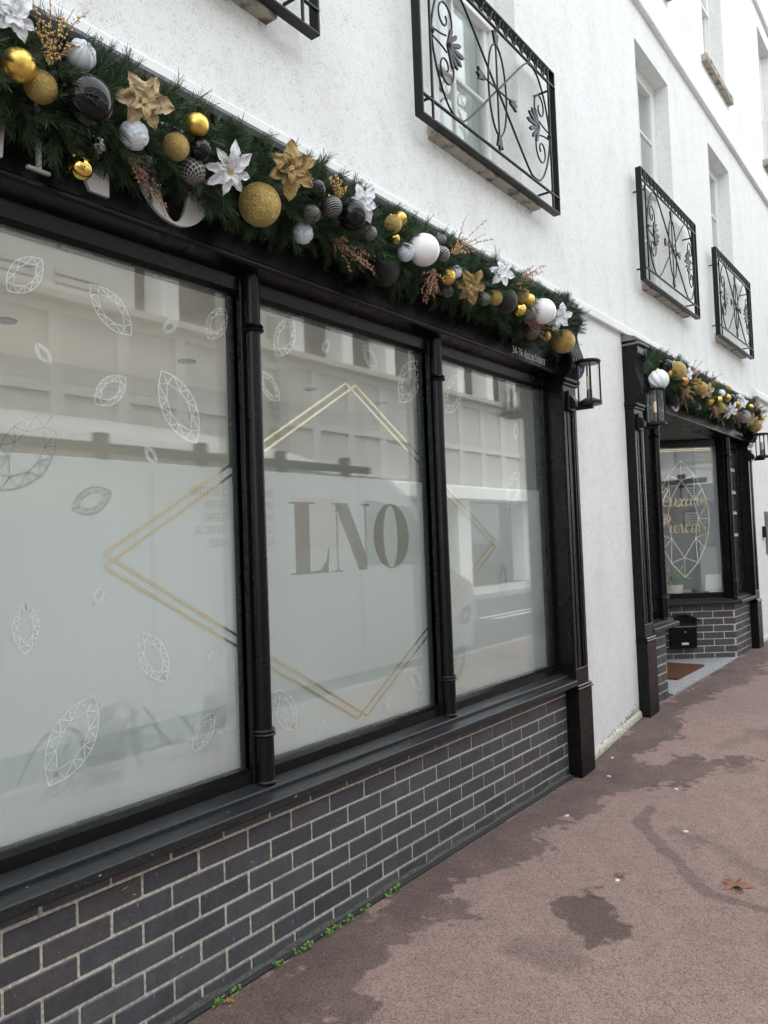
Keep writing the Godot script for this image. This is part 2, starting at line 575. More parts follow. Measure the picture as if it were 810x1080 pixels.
func make_pavement_material() -> void:
	# signed distance to each damp patch, coarse, then sharpened with noise at full size
	var cw := 260
	var ch := 64
	var coarse := Image.create(cw, ch, false, Image.FORMAT_RGBF)
	var strip := polygon(WET_STRIP)
	var spots := [polygon(WET_SPOT), polygon(WET_SMALL)]
	var faint := polygon(WET_FAINT)
	for y in ch:
		for x in cw:
			var q := Vector2(lerp(WET_X0, WET_X1, (x + 0.5) / cw), lerp(WET_Z0, WET_Z1, (y + 0.5) / ch))
			var a := edge_distance(q, strip, true) * (1.0 if Geometry2D.is_point_in_polygon(q, strip) else -1.0)
			if q.x < 0.5: a = maxf(a, 0.45 + 0.1 * sin(q.x * 5.0) - q.y)
			if q.x > 8.8: a = maxf(a, 0.5 - q.y)
			var b := -9.0
			for p in spots: b = maxf(b, edge_distance(q, p, true) * (1.0 if Geometry2D.is_point_in_polygon(q, p) else -1.0))
			var c := edge_distance(q, faint, true) * (1.0 if Geometry2D.is_point_in_polygon(q, faint) else -1.0)
			coarse.set_pixel(x, y, Color(clampf(a, -0.5, 0.5) + 0.5, clampf(b, -0.5, 0.5) + 0.5, clampf(c, -0.5, 0.5) + 0.5))
	var w := 1560
	var h := 384
	coarse.resize(w, h, Image.INTERPOLATE_CUBIC)
	var edge := noise(0.020, 101, 5)
	var ragged := noise(0.09, 105, 4)
	var blot := noise(0.006, 102, 5)
	var tiny := noise(0.15, 103, 2)
	var trail := polygon(TRAIL)
	var trail2 := polygon(TRAIL_FAINT)
	var im := Image.create(w, h, false, Image.FORMAT_RGB8)
	for y in h:
		for x in w:
			var q := Vector2(lerp(WET_X0, WET_X1, (x + 0.5) / w), lerp(WET_Z0, WET_Z1, (y + 0.5) / h))
			var s := coarse.get_pixel(x, y)
			var e := edge.get_noise_2d(x, y)
			e += 0.55 * ragged.get_noise_2d(x, y)
			var wet := 0.9 * smoothstep(-0.012, 0.022, s.r - 0.5 + e * 0.17) * (0.88 + 0.3 * edge.get_noise_2d(x + 900, y))
			wet = maxf(wet, 0.95 * smoothstep(-0.01, 0.018, s.g - 0.5 + e * 0.10))
			wet = maxf(wet, 0.45 * smoothstep(-0.03, 0.05, s.b - 0.5 + e * 0.14))
			if q.x > 2.2 and q.x < 3.5 and q.y > 0.5 and q.y < 1.6:
				wet = maxf(wet, 0.55 * smoothstep(0.042, 0.022, edge_distance(q, trail, false) + e * 0.03))
				wet = maxf(wet, 0.25 * smoothstep(0.05, 0.01, edge_distance(q, trail2, false) + e * 0.05))
			var b := blot.get_noise_2d(x, y)
			wet = maxf(wet, 0.45 * smoothstep(0.28, 0.5, b))
			var k: float = lerp(0.97, 0.36, wet) * (1.0 + 0.10 * b + 0.06 * tiny.get_noise_2d(x, y))
			var c := lin(clampf(k * 1.0, 0, 1), clampf(k * 0.99, 0, 1), clampf(k * 0.985, 0, 1))
			im.set_pixel(x, y, c)
	var m := mat("red_tarmac", lin(0.335, 0.228, 0.198), 0.88)
	var chips := [[190, 1.0], [330, 1.2], [60, 0.25], [12, 0.2]]
	m.albedo_texture = tile_tex(768, chips, 104, [[0.15, Color(0.50, 0.48, 0.48)], [0.38, Color(0.76, 0.75, 0.75)], [0.52, Color(0.90, 0.89, 0.89)], [0.66, Color(0.96, 0.96, 0.96)], [0.78, Color(1, 1, 1)]])
	triplanar(m, 0.74)
	relief(m, tile_tex(768, chips, 104, [[0.0, 0.0], [1.0, 1.0]]), 0.42)
	m.detail_enabled = true
	m.detail_blend_mode = BaseMaterial3D.BLEND_MODE_MUL
	m.detail_uv_layer = BaseMaterial3D.DETAIL_UV_2
	m.detail_albedo = ImageTexture.create_from_image(im)
	m.texture_repeat = true
const BAUBLES_LONG := [
	["matte_gold", -0.047, 2.772, 0.247, 0.042, "large satin gold bauble below the white poinsettia at the garland's near end"],
	["glitter_gold", 0.02, 2.751, 0.233, 0.042, "glittery gold bauble tucked under the satin gold one near the white poinsettia"],
	["fold_white", 0.124, 2.876, 0.259, 0.041, "white bauble with star folds resting on the big glossy black bauble"],
	["gloss_black", 0.145, 2.761, 0.254, 0.068, "very large glossy black bauble, biggest black ball on the garland"],
	["silver", 0.244, 2.708, 0.154, 0.025, "small mirror silver bauble beneath the very large black bauble"],
	["shiny_gold", 0.194, 2.626, 0.14, 0.034, "shiny mirror gold bauble hanging lowest above the white letter N"],
	["zigzag_white", 0.315, 2.742, 0.226, 0.043, "white zigzag relief bauble below the pale gold poinsettia"],
	["glitter_gold", 0.459, 2.758, 0.238, 0.041, "glittery gold bauble between the zigzag white bauble and the striped black one"],
	["matte_gold", 0.526, 2.846, 0.261, 0.036, "satin gold bauble high up beside the pale gold poinsettia's lower petal"],
	["gloss_black", 0.548, 2.781, 0.248, 0.034, "small glossy black bauble with gold cap under the satin gold one"],
	["net_black", 0.549, 2.725, 0.206, 0.041, "black bauble with a white net pattern beside the lace snowflake flower"],
	["glitter_gold", 0.841, 2.71, 0.21, 0.074, "very large glittery gold bauble below the lace snowflake flower"],
	["stripe_black", 0.91, 2.786, 0.246, 0.027, "small patterned black bauble right above the very large gold one"],
	["gloss_black", 1.084, 2.832, 0.261, 0.037, "glossy black bauble topmost in the cluster of striped black baubles"],
	["stripe_black", 1.177, 2.798, 0.257, 0.041, "black bauble with fine silver stripes beside the large glossy black one"],
	["stripe_black", 1.09, 2.751, 0.229, 0.035, "dark striped bauble lowest in the black cluster"],
	["gloss_black", 1.29, 2.799, 0.266, 0.059, "large glossy black bauble in front of the half hidden white flower"],
	["net_black", 1.428, 2.775, 0.243, 0.031, "small patterned black bauble under the half hidden white flower"],
	["zigzag_white", 1.114, 2.703, 0.162, 0.041, "white ridged bauble hanging below the black cluster"],
	["matte_black", 1.626, 2.692, 0.166, 0.067, "large matt black bauble hanging below the garland's middle"],
	["glitter_gold", 1.571, 2.852, 0.261, 0.038, "glittery gold bauble in front of another gold one at mid garland"],
	["matte_gold", 1.641, 2.899, 0.246, 0.032, "gold bauble half hidden behind a glittery gold one at mid garland"],
	["shiny_gold", 1.594, 2.797, 0.249, 0.024, "tiny shiny gold bauble beneath the mid garland gold pair"],
	["gloss_white", 1.782, 2.798, 0.271, 0.071, "large glossy white bauble at mid garland"],
	["fold_white", 1.682, 2.767, 0.243, 0.04, "small white ridged bauble touching the mid garland large white one"],
	["net_black", 1.98, 2.911, 0.238, 0.028, "small dark patterned bauble up behind the large white one"],
	["net_black", 1.948, 2.826, 0.261, 0.037, "patterned black bauble right beside the large white one"],
	["matte_gold", 2.038, 2.752, 0.232, 0.038, "satin gold bauble beside the gold poinsettia on the garland's far half"],
	["fold_white", 2.086, 2.785, 0.248, 0.031, "small white ridged bauble peeping out behind a satin gold one"],
	["stripe_black", 2.111, 2.715, 0.182, 0.032, "small dark striped bauble under a satin gold one by copper berries"],
	["matte_black", 2.369, 2.847, 0.257, 0.026, "tiny matt black bauble above the far gold poinsettia"],
	["net_black", 2.412, 2.737, 0.215, 0.034, "patterned silver and black bauble beside the far gold poinsettia"],
	["glitter_gold", 2.485, 2.755, 0.236, 0.042, "glittery gold bauble before the big matt black one at the far end"],
	["matte_black", 2.57, 2.755, 0.25, 0.067, "big matt black bauble on the garland's far half"],
	["glitter_gold", 2.738, 2.823, 0.263, 0.043, "glittery gold bauble under the upright copper twigs at the far end"],
	["matte_gold", 2.83, 2.817, 0.259, 0.036, "gold bauble half hidden behind glittery gold under the copper twigs"],
	["shiny_gold", 2.759, 2.755, 0.235, 0.039, "shiny gold bauble lowest of the far gold trio"],
	["stripe_black", 2.861, 2.754, 0.237, 0.044, "black striped bauble beside the far large white bauble"],
	["gloss_white", 2.991, 2.787, 0.268, 0.072, "large glossy white bauble near the garland's far end"],
	["matte_gold", 3.223, 2.71, 0.172, 0.032, "tiny gold bauble above the street address lettering"],
	["stripe_black", 3.046, 2.702, 0.166, 0.046, "dark striped bauble in shade under the far large white bauble"],
	["glitter_gold", 3.401, 2.706, 0.202, 0.072, "big glittery gold bauble at the garland's far end, above the bracket"],
	["matte_black", 3.505, 2.838, 0.259, 0.032, "small matt black bauble at the very far end of the long garland"],
	["matte_gold", -0.095, 2.731, 0.201, 0.024, "gold bauble at the long garland's near edge"],
]
const BAUBLES_DOOR := [
	["swirl_white", 5.142, 2.721, 0.228, 0.08, "large white swirl bauble above the doorway's near wall lantern"],
	["gloss_black", 5.217, 2.837, 0.268, 0.051, "glossy black bauble behind the white swirl bauble over the doorway"],
	["glitter_gold", 5.455, 2.832, 0.279, 0.075, "largest gold bauble on the doorway garland, beside the white swirl one"],
	["matte_gold", 5.339, 2.796, 0.25, 0.027, "tiny gold bauble between the white swirl bauble and the largest gold one"],
	["copper", 5.716, 2.79, 0.255, 0.041, "copper bauble under the doorway garland's largest gold one"],
	["shiny_gold", 5.916, 2.748, 0.225, 0.033, "small shiny gold bauble next to copper berries on the doorway garland"],
	["glitter_gold", 6.187, 2.791, 0.264, 0.061, "glittery gold bauble at the middle of the doorway garland"],
	["matte_black", 5.764, 2.654, 0.14, 0.056, "matt black bauble hanging beside the doorway's near lantern"],
	["matte_gold", 6.634, 2.739, 0.222, 0.041, "satin gold bauble low on the doorway garland's middle"],
	["glitter_gold", 7.005, 2.723, 0.216, 0.058, "large glittery gold bauble lowest on the doorway garland's middle"],
	["shiny_gold", 6.883, 2.78, 0.247, 0.034, "shiny gold bauble sitting on a large glittery one, doorway garland"],
	["copper", 7.731, 3.012, 0.14, 0.039, "orange copper bauble on top of the doorway garland's far half"],
	["gloss_white", 6.951, 2.848, 0.261, 0.036, "small white bauble in copper twigs on the doorway garland"],
	["matte_gold", 7.143, 2.828, 0.262, 0.039, "satin gold bauble beside a glossy black one on the doorway garland's far half"],
	["gloss_black", 7.302, 2.844, 0.264, 0.042, "glossy black bauble behind satin gold on the doorway garland's far half"],
	["matte_gold", 7.584, 2.807, 0.257, 0.035, "small satin gold bauble among white flowers over the shop door"],
	["net_white", 7.97, 2.736, 0.236, 0.069, "white textured bauble, largest white ball at the doorway garland's far end"],
	["shiny_gold", 8.162, 2.855, 0.26, 0.036, "small shiny gold bauble above the far white textured one"],
	["gloss_black", 8.411, 2.836, 0.27, 0.055, "glossy black bauble at the doorway garland's far end"],
	["matte_gold", 8.741, 2.805, 0.257, 0.036, "small gold bauble at the very end of the doorway garland"],
	["glitter_gold", 8.647, 2.708, 0.207, 0.073, "large glittery gold bauble at the doorway garland's far end"],
	["fold_white", 7.771, 2.917, 0.238, 0.036, "small white bauble on top of the doorway garland's far half"],
	["fold_white", 6.577, 2.689, 0.14, 0.032, "small white bauble hanging low by copper berries over the doorway"],
	["fold_white", 6.139, 2.919, 0.236, 0.033, "small white bauble on top beside the copper twigs over the doorway"],
]
const FLOWERS_LONG := [
	["white", -0.08, 2.868, 0.284, 0.062, "white fabric poinsettia at the long garland's near end"],
	["pale_gold", 0.304, 2.816, 0.287, 0.085, "pale gold glitter poinsettia near the very large black bauble"],
	["lace", 0.656, 2.748, 0.261, 0.086, "white lace snowflake flower beside the very large gold bauble"],
	["gold", 0.916, 2.84, 0.29, 0.096, "tall gold poinsettia with a long hanging petal at mid garland"],
	["white", 1.328, 2.851, 0.287, 0.074, "white flower half hidden behind the large glossy black bauble"],
	["gold", 2.192, 2.743, 0.259, 0.091, "gold poinsettia on the garland's far half"],
	["white", 2.48, 2.871, 0.284, 0.072, "white flower above the big matt black bauble on the far half"],
	["white", 3.169, 2.787, 0.28, 0.088, "white glitter flower beside the far large white bauble"],
]
const FLOWERS_DOOR := [
	["gold", 5.958, 2.802, 0.283, 0.073, "gold flower between gold baubles over the doorway"],
	["pale_gold", 6.331, 2.787, 0.279, 0.077, "pale gold flower at the middle of the doorway garland"],
	["lace", 7.276, 2.729, 0.248, 0.094, "white lace flower low on the doorway garland"],
	["white", 7.641, 2.835, 0.288, 0.078, "white flower on the doorway garland's far half"],
	["pale_gold", 8.218, 2.724, 0.242, 0.083, "pale gold flower at the doorway garland's far end"],
	["white", 5.734, 2.85, 0.285, 0.056, "small white flower near the copper berries over the doorway"],
]
const SPRAYS_LONG := [
	["gold", 0.029, 2.808, 0.252, 0.025, 2.957, 0.282, "upright gold berry spray beside the white poinsettia"],
	["copper", 0.345, 2.708, 0.156, 0.431, 2.589, 0.186, "copper berry spray hanging beneath the zigzag white bauble"],
	["copper", 1.267, 2.719, 0.187, 1.411, 2.64, 0.217, "copper berry spray hanging under the black cluster"],
	["gold", 2.044, 2.855, 0.259, 2.182, 3.042, 0.289, "upright gold berry spray behind the large white bauble"],
	["copper", 1.923, 2.758, 0.233, 1.711, 2.538, 0.263, "copper berry spray hanging beside a satin gold bauble"],
	["copper", 2.698, 2.871, 0.258, 2.963, 3.02, 0.288, "upright copper berry twigs at the garland's far end"],
	["copper", 2.881, 2.726, 0.204, 3.116, 2.669, 0.234, "copper berry spray drooping over the address lettering"],
	["gold", 1.212, 2.839, 0.258, 1.146, 2.888, 0.288, "small gold berry sprig above the striped black baubles"],
]
const SPRAYS_DOOR := [
	["copper", 5.713, 2.743, 0.232, 5.822, 2.576, 0.262, "copper berry spray hanging beside the small shiny gold bauble"],
	["copper", 5.854, 2.855, 0.267, 6.094, 3.02, 0.297, "upright copper twigs on the doorway garland's near half"],
	["copper", 6.509, 2.884, 0.263, 7.037, 3.029, 0.293, "wide copper berry twigs atop the doorway garland"],
	["copper", 6.844, 2.721, 0.212, 6.758, 2.553, 0.242, "copper berry spray hanging lowest over the shop window"],
	["copper", 7.489, 2.754, 0.245, 7.691, 2.625, 0.275, "copper berry spray beside the white textured bauble"],
	["copper", 8.335, 2.891, 0.265, 9.069, 3.019, 0.295, "copper twigs at the far end of the doorway garland"],
]
const GEMS := [
	[0.211, 2.423, 0.099, 2.299],
	[0.374, 2.386, 0.527, 2.249],
	[0.719, 2.338, 0.657, 2.286],
	[0.185, 2.159, 0.232, 2.102],
	[0.5, 2.101, 0.382, 1.999],
	[0.647, 2.148, 0.794, 1.905],
	[0.234, 1.945, 0.068, 1.71],
	[0.571, 1.875, 0.616, 1.82],
	[0.954, 2.432, 0.86, 2.3],
	[0.435, 1.717, 0.294, 1.658],
	[0.139, 1.386, 0.136, 1.233],
	[0.405, 1.413, 0.359, 1.358],
	[0.534, 1.25, 0.634, 1.075],
	[0.359, 1.072, 0.2, 0.834],
	[0.842, 0.929, 0.741, 0.813],
	[0.857, 1.16, 0.822, 1.098],
	[1.331, 2.47, 1.219, 2.298],
	[1.121, 2.217, 1.232, 2.112],
	[1.559, 2.426, 1.513, 2.361],
	[1.804, 2.45, 1.906, 2.336],
	[2.258, 2.445, 2.083, 2.213],
	[1.161, 0.956, 1.265, 0.78],
	[1.44, 0.816, 1.398, 0.75],
	[2.097, 0.902, 2.171, 0.79],
	[1.915, 0.798, 1.886, 0.749],
	[2.676, 2.435, 2.508, 2.208],
	[3.336, 2.242, 3.3, 2.13],
	[3.338, 1.93, 3.163, 1.71],
	[3.089, 1.376, 3.047, 1.189],
	[2.691, 1.157, 2.573, 1.078],
	[2.596, 0.955, 2.485, 0.786],
	[3.542, 1.064, 3.54, 0.891],
]
const WET_STRIP := [[0.395, 0.05], [3.777, -0.083], [3.854, -0.004], [4.107, -0.007], [5.185, -0.094], [5.163, 0.012], [5.469, 0.012], [8.344, -0.024], [9.205, 0.122], [7.13, 0.514], [6.991, 0.382], [6.402, 0.352], [5.939, 0.328], [5.738, 0.321], [5.404, 0.266], [5.231, 0.244], [4.919, 0.355], [4.696, 0.386], [4.414, 0.326], [4.181, 0.229], [4.109, 0.44], [4.302, 0.613], [4.436, 0.878], [4.211, 0.872], [3.978, 0.789], [3.806, 0.713], [3.594, 0.533], [3.604, 0.405], [3.379, 0.325], [3.108, 0.362], [2.969, 0.29], [2.683, 0.306], [2.54, 0.365], [2.327, 0.355], [2.1, 0.214], [1.827, 0.274], [1.734, 0.376], [1.528, 0.335], [1.261, 0.273], [1.124, 0.37], [0.983, 0.47], [0.838, 0.394], [0.649, 0.396]]
const WET_SPOT := [[1.947, 0.679], [2.043, 0.702], [2.136, 0.743], [2.13, 0.843], [2.01, 0.9], [1.953, 0.952], [1.896, 1.019], [1.83, 1.02], [1.799, 0.951], [1.706, 0.907], [1.815, 0.801]]
const WET_FAINT := [[3.037, 0.737], [3.09, 0.838], [2.987, 1.023], [2.836, 1.02], [2.901, 0.919]]
const WET_SMALL := [[2.386, 0.647], [2.361, 0.721], [2.452, 0.77], [2.295, 0.766], [2.184, 0.732]]
const TRAIL := [[3.333, 0.618], [3.084, 0.644], [2.923, 0.752], [2.77, 0.873], [2.664, 0.973], [2.499, 1.078], [2.415, 1.169], [2.379, 1.294], [2.366, 1.409]]
const TRAIL_FAINT := [[3.001, 1.047], [2.8, 1.201], [2.635, 1.358]]
const WEEDS := [[0.699, 0.031], [0.778, 0.039], [0.992, 0.024], [1.087, -0.001], [1.134, 0.02], [1.158, 0.032], [1.265, 0.023], [1.313, 0.028], [1.391, 0.031], [1.493, 0.037], [1.645, 0.029], [1.722, 0.021]]
const CHIPS := [[4.091, 0.116], [3.752, 0.223], [2.982, 0.28], [3.674, 0.659], [3.061, 0.885], [2.323, 0.803]]

# ---------- brickwork ----------
var brick_meshes := {}
func brick_mesh(length: float) -> ArrayMesh:
	var key := roundi(length * 1000.0)
	if not brick_meshes.has(key):
		var s := Shape.new()
		s.box(Vector3(-length / 2.0, -0.0325, -0.02), Vector3(length / 2.0, 0.0325, 0.0), 0.003)
		brick_meshes[key] = s.mesh()
	return brick_meshes[key]

# courses of stretcher bond on a plane: at = left end, run = direction along the wall, top = height of the first bed joint
func brickwork(parent: Node3D, at: Vector3, run: Vector3, length: float, tops: Array, phase: float, lowest: float) -> void:
	var turn := Basis(run, Vector3.UP, run.cross(Vector3.UP))
	var st := Shape.new()
	st.t = Transform3D(turn, at)
	st.box(Vector3(0, lowest, -0.10), Vector3(length, tops[0] - 0.001, -0.0045))
	part(parent, "mortar", st, M.mortar)
	for row in tops.size():
		var y: float = tops[row] - 0.0375
		var x := -0.225 + fposmod(phase + (0.1125 if row % 2 else 0.0), 0.225)
		while x < length:
			var a := maxf(x + 0.005, 0.0)
			var b := minf(x + 0.220, length)
			x += 0.225
			if b - a < 0.02: continue
			var o := part(parent, "brick", brick_mesh(b - a), M["brick_%d" % [0, 1, 2, 3, 0, 1, 2, 3, 5, 4][rng.randi() % 10]])
			o.transform = Transform3D(turn.rotated(Vector3.UP, rng.randf_range(-0.004, 0.004)), at + turn * Vector3((a + b) / 2.0 + rng.randf_range(-0.0012, 0.0012), y + rng.randf_range(-0.001, 0.001), rng.randf_range(-0.0012, 0.0012)))
	# smears of mortar left on the faces
	var sm := Shape.new()
	for k in int(length * 95.0):
		var c := Vector3(rng.randf_range(0.02, length - 0.02), rng.randf_range(lowest + 0.04, tops[0] - 0.02), 0.0016)
		var d := Vector3(rng.randf_range(-1, 1), rng.randf_range(-1, 1), 0).normalized() * (rng.randf_range(0.003, 0.014) if k % 4 == 0 else rng.randf_range(0.0008, 0.003))
		var e := Vector3(-d.y, d.x, 0) * (rng.randf_range(0.10, 0.35) if k % 4 == 0 else 0.7)
		sm.t = Transform3D(turn, at)
		sm.quad(c - d, c + e, c + d, c - e * rng.randf(), Vector3(0, 0, 1))
	var q := part(parent, "mortar_smear", sm, M.smear)
	q.set_meta("kind", "stuff")

# ---------- shopfront joinery ----------
# profile of the bracket, (z, y) from the top down
const BRACKET := [[0.0, 2.995], [0.132, 2.995], [0.132, 2.93], [0.122, 2.905], [0.110, 2.875], [0.104, 2.84], [0.108, 2.80], [0.118, 2.76], [0.132, 2.72], [0.143, 2.68], [0.147, 2.64], [0.140, 2.60], [0.122, 2.57], [0.092, 2.548], [0.0, 2.548]]

func pilaster(parent: Node3D, x0: float, foot: float, cap: float) -> void:
	var p := node(parent, "pilaster")
	var x1 := x0 + 0.22
	part(p, "base", boxed(Vector3(x0, foot - 0.06, -0.10), Vector3(x1, cap - 0.035, 0.085), 0.004), M.black_paint)
	var s := Shape.new()
	s.box(Vector3(x0 - 0.008, cap - 0.035, -0.10), Vector3(x1 + 0.008, cap - 0.018, 0.094), 0.005)
	s.box(Vector3(x0 - 0.002, cap - 0.018, -0.10), Vector3(x1 + 0.002, cap, 0.088), 0.007)
	part(p, "base_cap", s, M.black_paint)
	s = Shape.new()
	s.box(Vector3(x0 + 0.008, cap, -0.10), Vector3(x1 - 0.008, 2.50, 0.060), 0.003)
	for e in [[x0 + 0.008, x0 + 0.045], [x0 + 0.062, x0 + 0.075], [x1 - 0.075, x1 - 0.062], [x1 - 0.045, x1 - 0.008]]:
		s.box(Vector3(e[0], cap + 0.10, 0.060), Vector3(e[1], 2.42, 0.070), 0.003)
	s.box(Vector3(x0 + 0.008, cap, 0.060), Vector3(x1 - 0.008, cap + 0.10, 0.070), 0.003)
	s.box(Vector3(x0 + 0.008, 2.42, 0.060), Vector3(x1 - 0.008, 2.50, 0.070), 0.003)
	part(p, "shaft", s, M.black_paint)
	s = Shape.new()
	s.box(Vector3(x0 - 0.004, 2.50, -0.10), Vector3(x1 + 0.004, 2.522, 0.082), 0.006)
	s.box(Vector3(x0 - 0.012, 2.522, -0.10), Vector3(x1 + 0.012, 2.548, 0.098), 0.006)
	part(p, "capital", s, M.black_paint)
	s = Shape.new()
	var prof := PackedVector2Array()
	for q in BRACKET: prof.append(Vector2(q[0] - (0.008 if q[0] > 0.0 else 0.1), q[1]))
	s.sweep(prof, x0 + 0.002, x1 - 0.002)
	for k in 5:
		var a := x0 + 0.004 + k * 0.0428
		var reed := PackedVector2Array()
		for q in BRACKET.slice(3, 14): reed.append(Vector2(q[0], q[1]))
		for i in reed.size() - 1:
			for e in 6:
				var f0 := PI * e / 6.0
				var f1 := PI * (e + 1) / 6.0
				var cx := a + 0.0205
				var pt := func(q: Vector2, f: float) -> Vector3: return Vector3(cx - cos(f) * 0.0175, q.y, q.x - 0.009 + sin(f) * 0.011)
				s.quad(pt.call(reed[i], f0), pt.call(reed[i + 1], f0), pt.call(reed[i + 1], f1), pt.call(reed[i], f1), Vector3(-cos((f0 + f1) / 2), 0, sin((f0 + f1) / 2)))
	part(p, "bracket", s, M.black_paint)
	part(p, "flashing", boxed(Vector3(x0 - 0.004, 2.995, -0.1), Vector3(x1 + 0.004, 3.012, 0.145), 0.003), M.lead_grey)

func colonnette(parent: Node3D, x: float, z: float, sill: float, stile := true) -> void:
	var p := node(parent, "mullion")
	var s := Shape.new()
	s.t.origin = Vector3(x, 0, z)
	s.lathe([Vector2(0, sill), Vector2(0.040, sill), Vector2(0.040, sill + 0.006), Vector2(0.036, sill + 0.012), Vector2(0.036, sill + 0.172)], 28)
	part(p, "plinth", s, M.black_paint)
	s = Shape.new()
	s.t.origin = Vector3(x, 0, z)
	for y in [sill + 0.172, 2.335]:
		s.lathe([Vector2(0.03, y), Vector2(0.040, y + 0.001), Vector2(0.046, y + 0.007), Vector2(0.042, y + 0.013), Vector2(0.036, y + 0.015), Vector2(0.044, y + 0.020), Vector2(0.040, y + 0.028), Vector2(0.03, y + 0.03)], 28)
	part(p, "ring", s, M.black_paint)
	s = Shape.new()
	s.t.origin = Vector3(x, 0, z)
	s.lathe([Vector2(0.031, sill + 0.17), Vector2(0.031, 2.36)], 28)
	s.lathe([Vector2(0.033, 2.36), Vector2(0.033, 2.552)], 28)
	part(p, "shaft", s, M.black_paint)
	if stile:
		part(p, "stile", boxed(Vector3(x - 0.045, sill, -0.105), Vector3(x + 0.045, 2.55, z - 0.012), 0.003), M.black_paint)

func lettering(parent: Node3D, called: String, text: String, at: Vector3, height: float, m: Material, turn := Basis(), bold := false, thin := 0.003, squeeze := 1.0) -> MeshInstance3D:
	var t := TextMesh.new()
	var f := SystemFont.new()
	f.font_names = PackedStringArray(["Droid Sans"])
	f.font_weight = 700 if bold else 400
	t.font = f
	t.text = text
	t.font_size = 64
	t.pixel_size = height / 46.0
	t.depth = thin
	t.horizontal_alignment = HORIZONTAL_ALIGNMENT_LEFT
	t.vertical_alignment = VERTICAL_ALIGNMENT_BOTTOM
	t.curve_step = 1.0
	var o := part(parent, called, t, m)
	o.transform = Transform3D(turn * Basis.from_scale(Vector3(squeeze, 1, 1)), at)
	return o

# The three tall letters with hairline serifs, in a box 1 high; O is [outer, inner]
func letter_l() -> PackedVector2Array:
	return PackedVector2Array([Vector2(0, 0), Vector2(0.80, 0), Vector2(0.83, 0.34), Vector2(0.80, 0.34), Vector2(0.74, 0.16), Vector2(0.62, 0.05), Vector2(0.42, 0.028), Vector2(0.42, 0.972), Vector2(0.53, 0.972), Vector2(0.53, 1), Vector2(0, 1), Vector2(0, 0.972), Vector2(0.11, 0.972), Vector2(0.11, 0.028), Vector2(0, 0.028)])
func letter_n() -> PackedVector2Array:
	return PackedVector2Array([Vector2(0, 0), Vector2(0.21, 0), Vector2(0.21, 0.026), Vector2(0.125, 0.026), Vector2(0.125, 0.88), Vector2(0.60, 0), Vector2(0.80, 0), Vector2(0.80, 0.972), Vector2(0.89, 0.972), Vector2(0.89, 1), Vector2(0.68, 1), Vector2(0.68, 0.972), Vector2(0.765, 0.972), Vector2(0.765, 0.26), Vector2(0.38, 1), Vector2(0, 1), Vector2(0, 0.972), Vector2(0.075, 0.972), Vector2(0.09, 0.95), Vector2(0.09, 0.026), Vector2(0, 0.026)])
func ellipse(cx: float, cy: float, rx: float, ry: float, n := 44) -> PackedVector2Array:
	var p := PackedVector2Array()
	for k in n: p.append(Vector2(cx + rx * cos(TAU * k / n), cy + ry * sin(TAU * k / n)))
	return p
func placed(p: PackedVector2Array, at: Vector2, size: float) -> PackedVector2Array:
	var q := PackedVector2Array()
	for a in p: q.append(at + a * size)
	return q
func ring_slab(s: Shape, outer: PackedVector2Array, inner: PackedVector2Array, z0: float, z1: float) -> void:
	var n := outer.size()
	for i in n:
		var j := (i + 1) % n
		for z in [z0, z1]:
			s.quad(Vector3(outer[i].x, outer[i].y, z), Vector3(outer[j].x, outer[j].y, z), Vector3(inner[j].x, inner[j].y, z), Vector3(inner[i].x, inner[i].y, z), Vector3(0, 0, -1 if z == z0 else 1))
		var c := outer[i] - inner[i]
		s.quad(Vector3(outer[i].x, outer[i].y, z0), Vector3(outer[j].x, outer[j].y, z0), Vector3(outer[j].x, outer[j].y, z1), Vector3(outer[i].x, outer[i].y, z1), Vector3(c.x, c.y, 0))
		s.quad(Vector3(inner[i].x, inner[i].y, z0), Vector3(inner[j].x, inner[j].y, z0), Vector3(inner[j].x, inner[j].y, z1), Vector3(inner[i].x, inner[i].y, z1), Vector3(-c.x, -c.y, 0))

# a flat line of a given width between two points in the xy plane
func stroke(s: Shape, a: Vector2, b: Vector2, w: float, z: float) -> void:
	var d := (b - a).normalized()
	var e := Vector2(-d.y, d.x) * w / 2.0
	s.quad(Vector3(a.x + e.x, a.y + e.y, z), Vector3(b.x + e.x, b.y + e.y, z), Vector3(b.x - e.x, b.y - e.y, z), Vector3(a.x - e.x, a.y - e.y, z), Vector3(0, 0, 1))

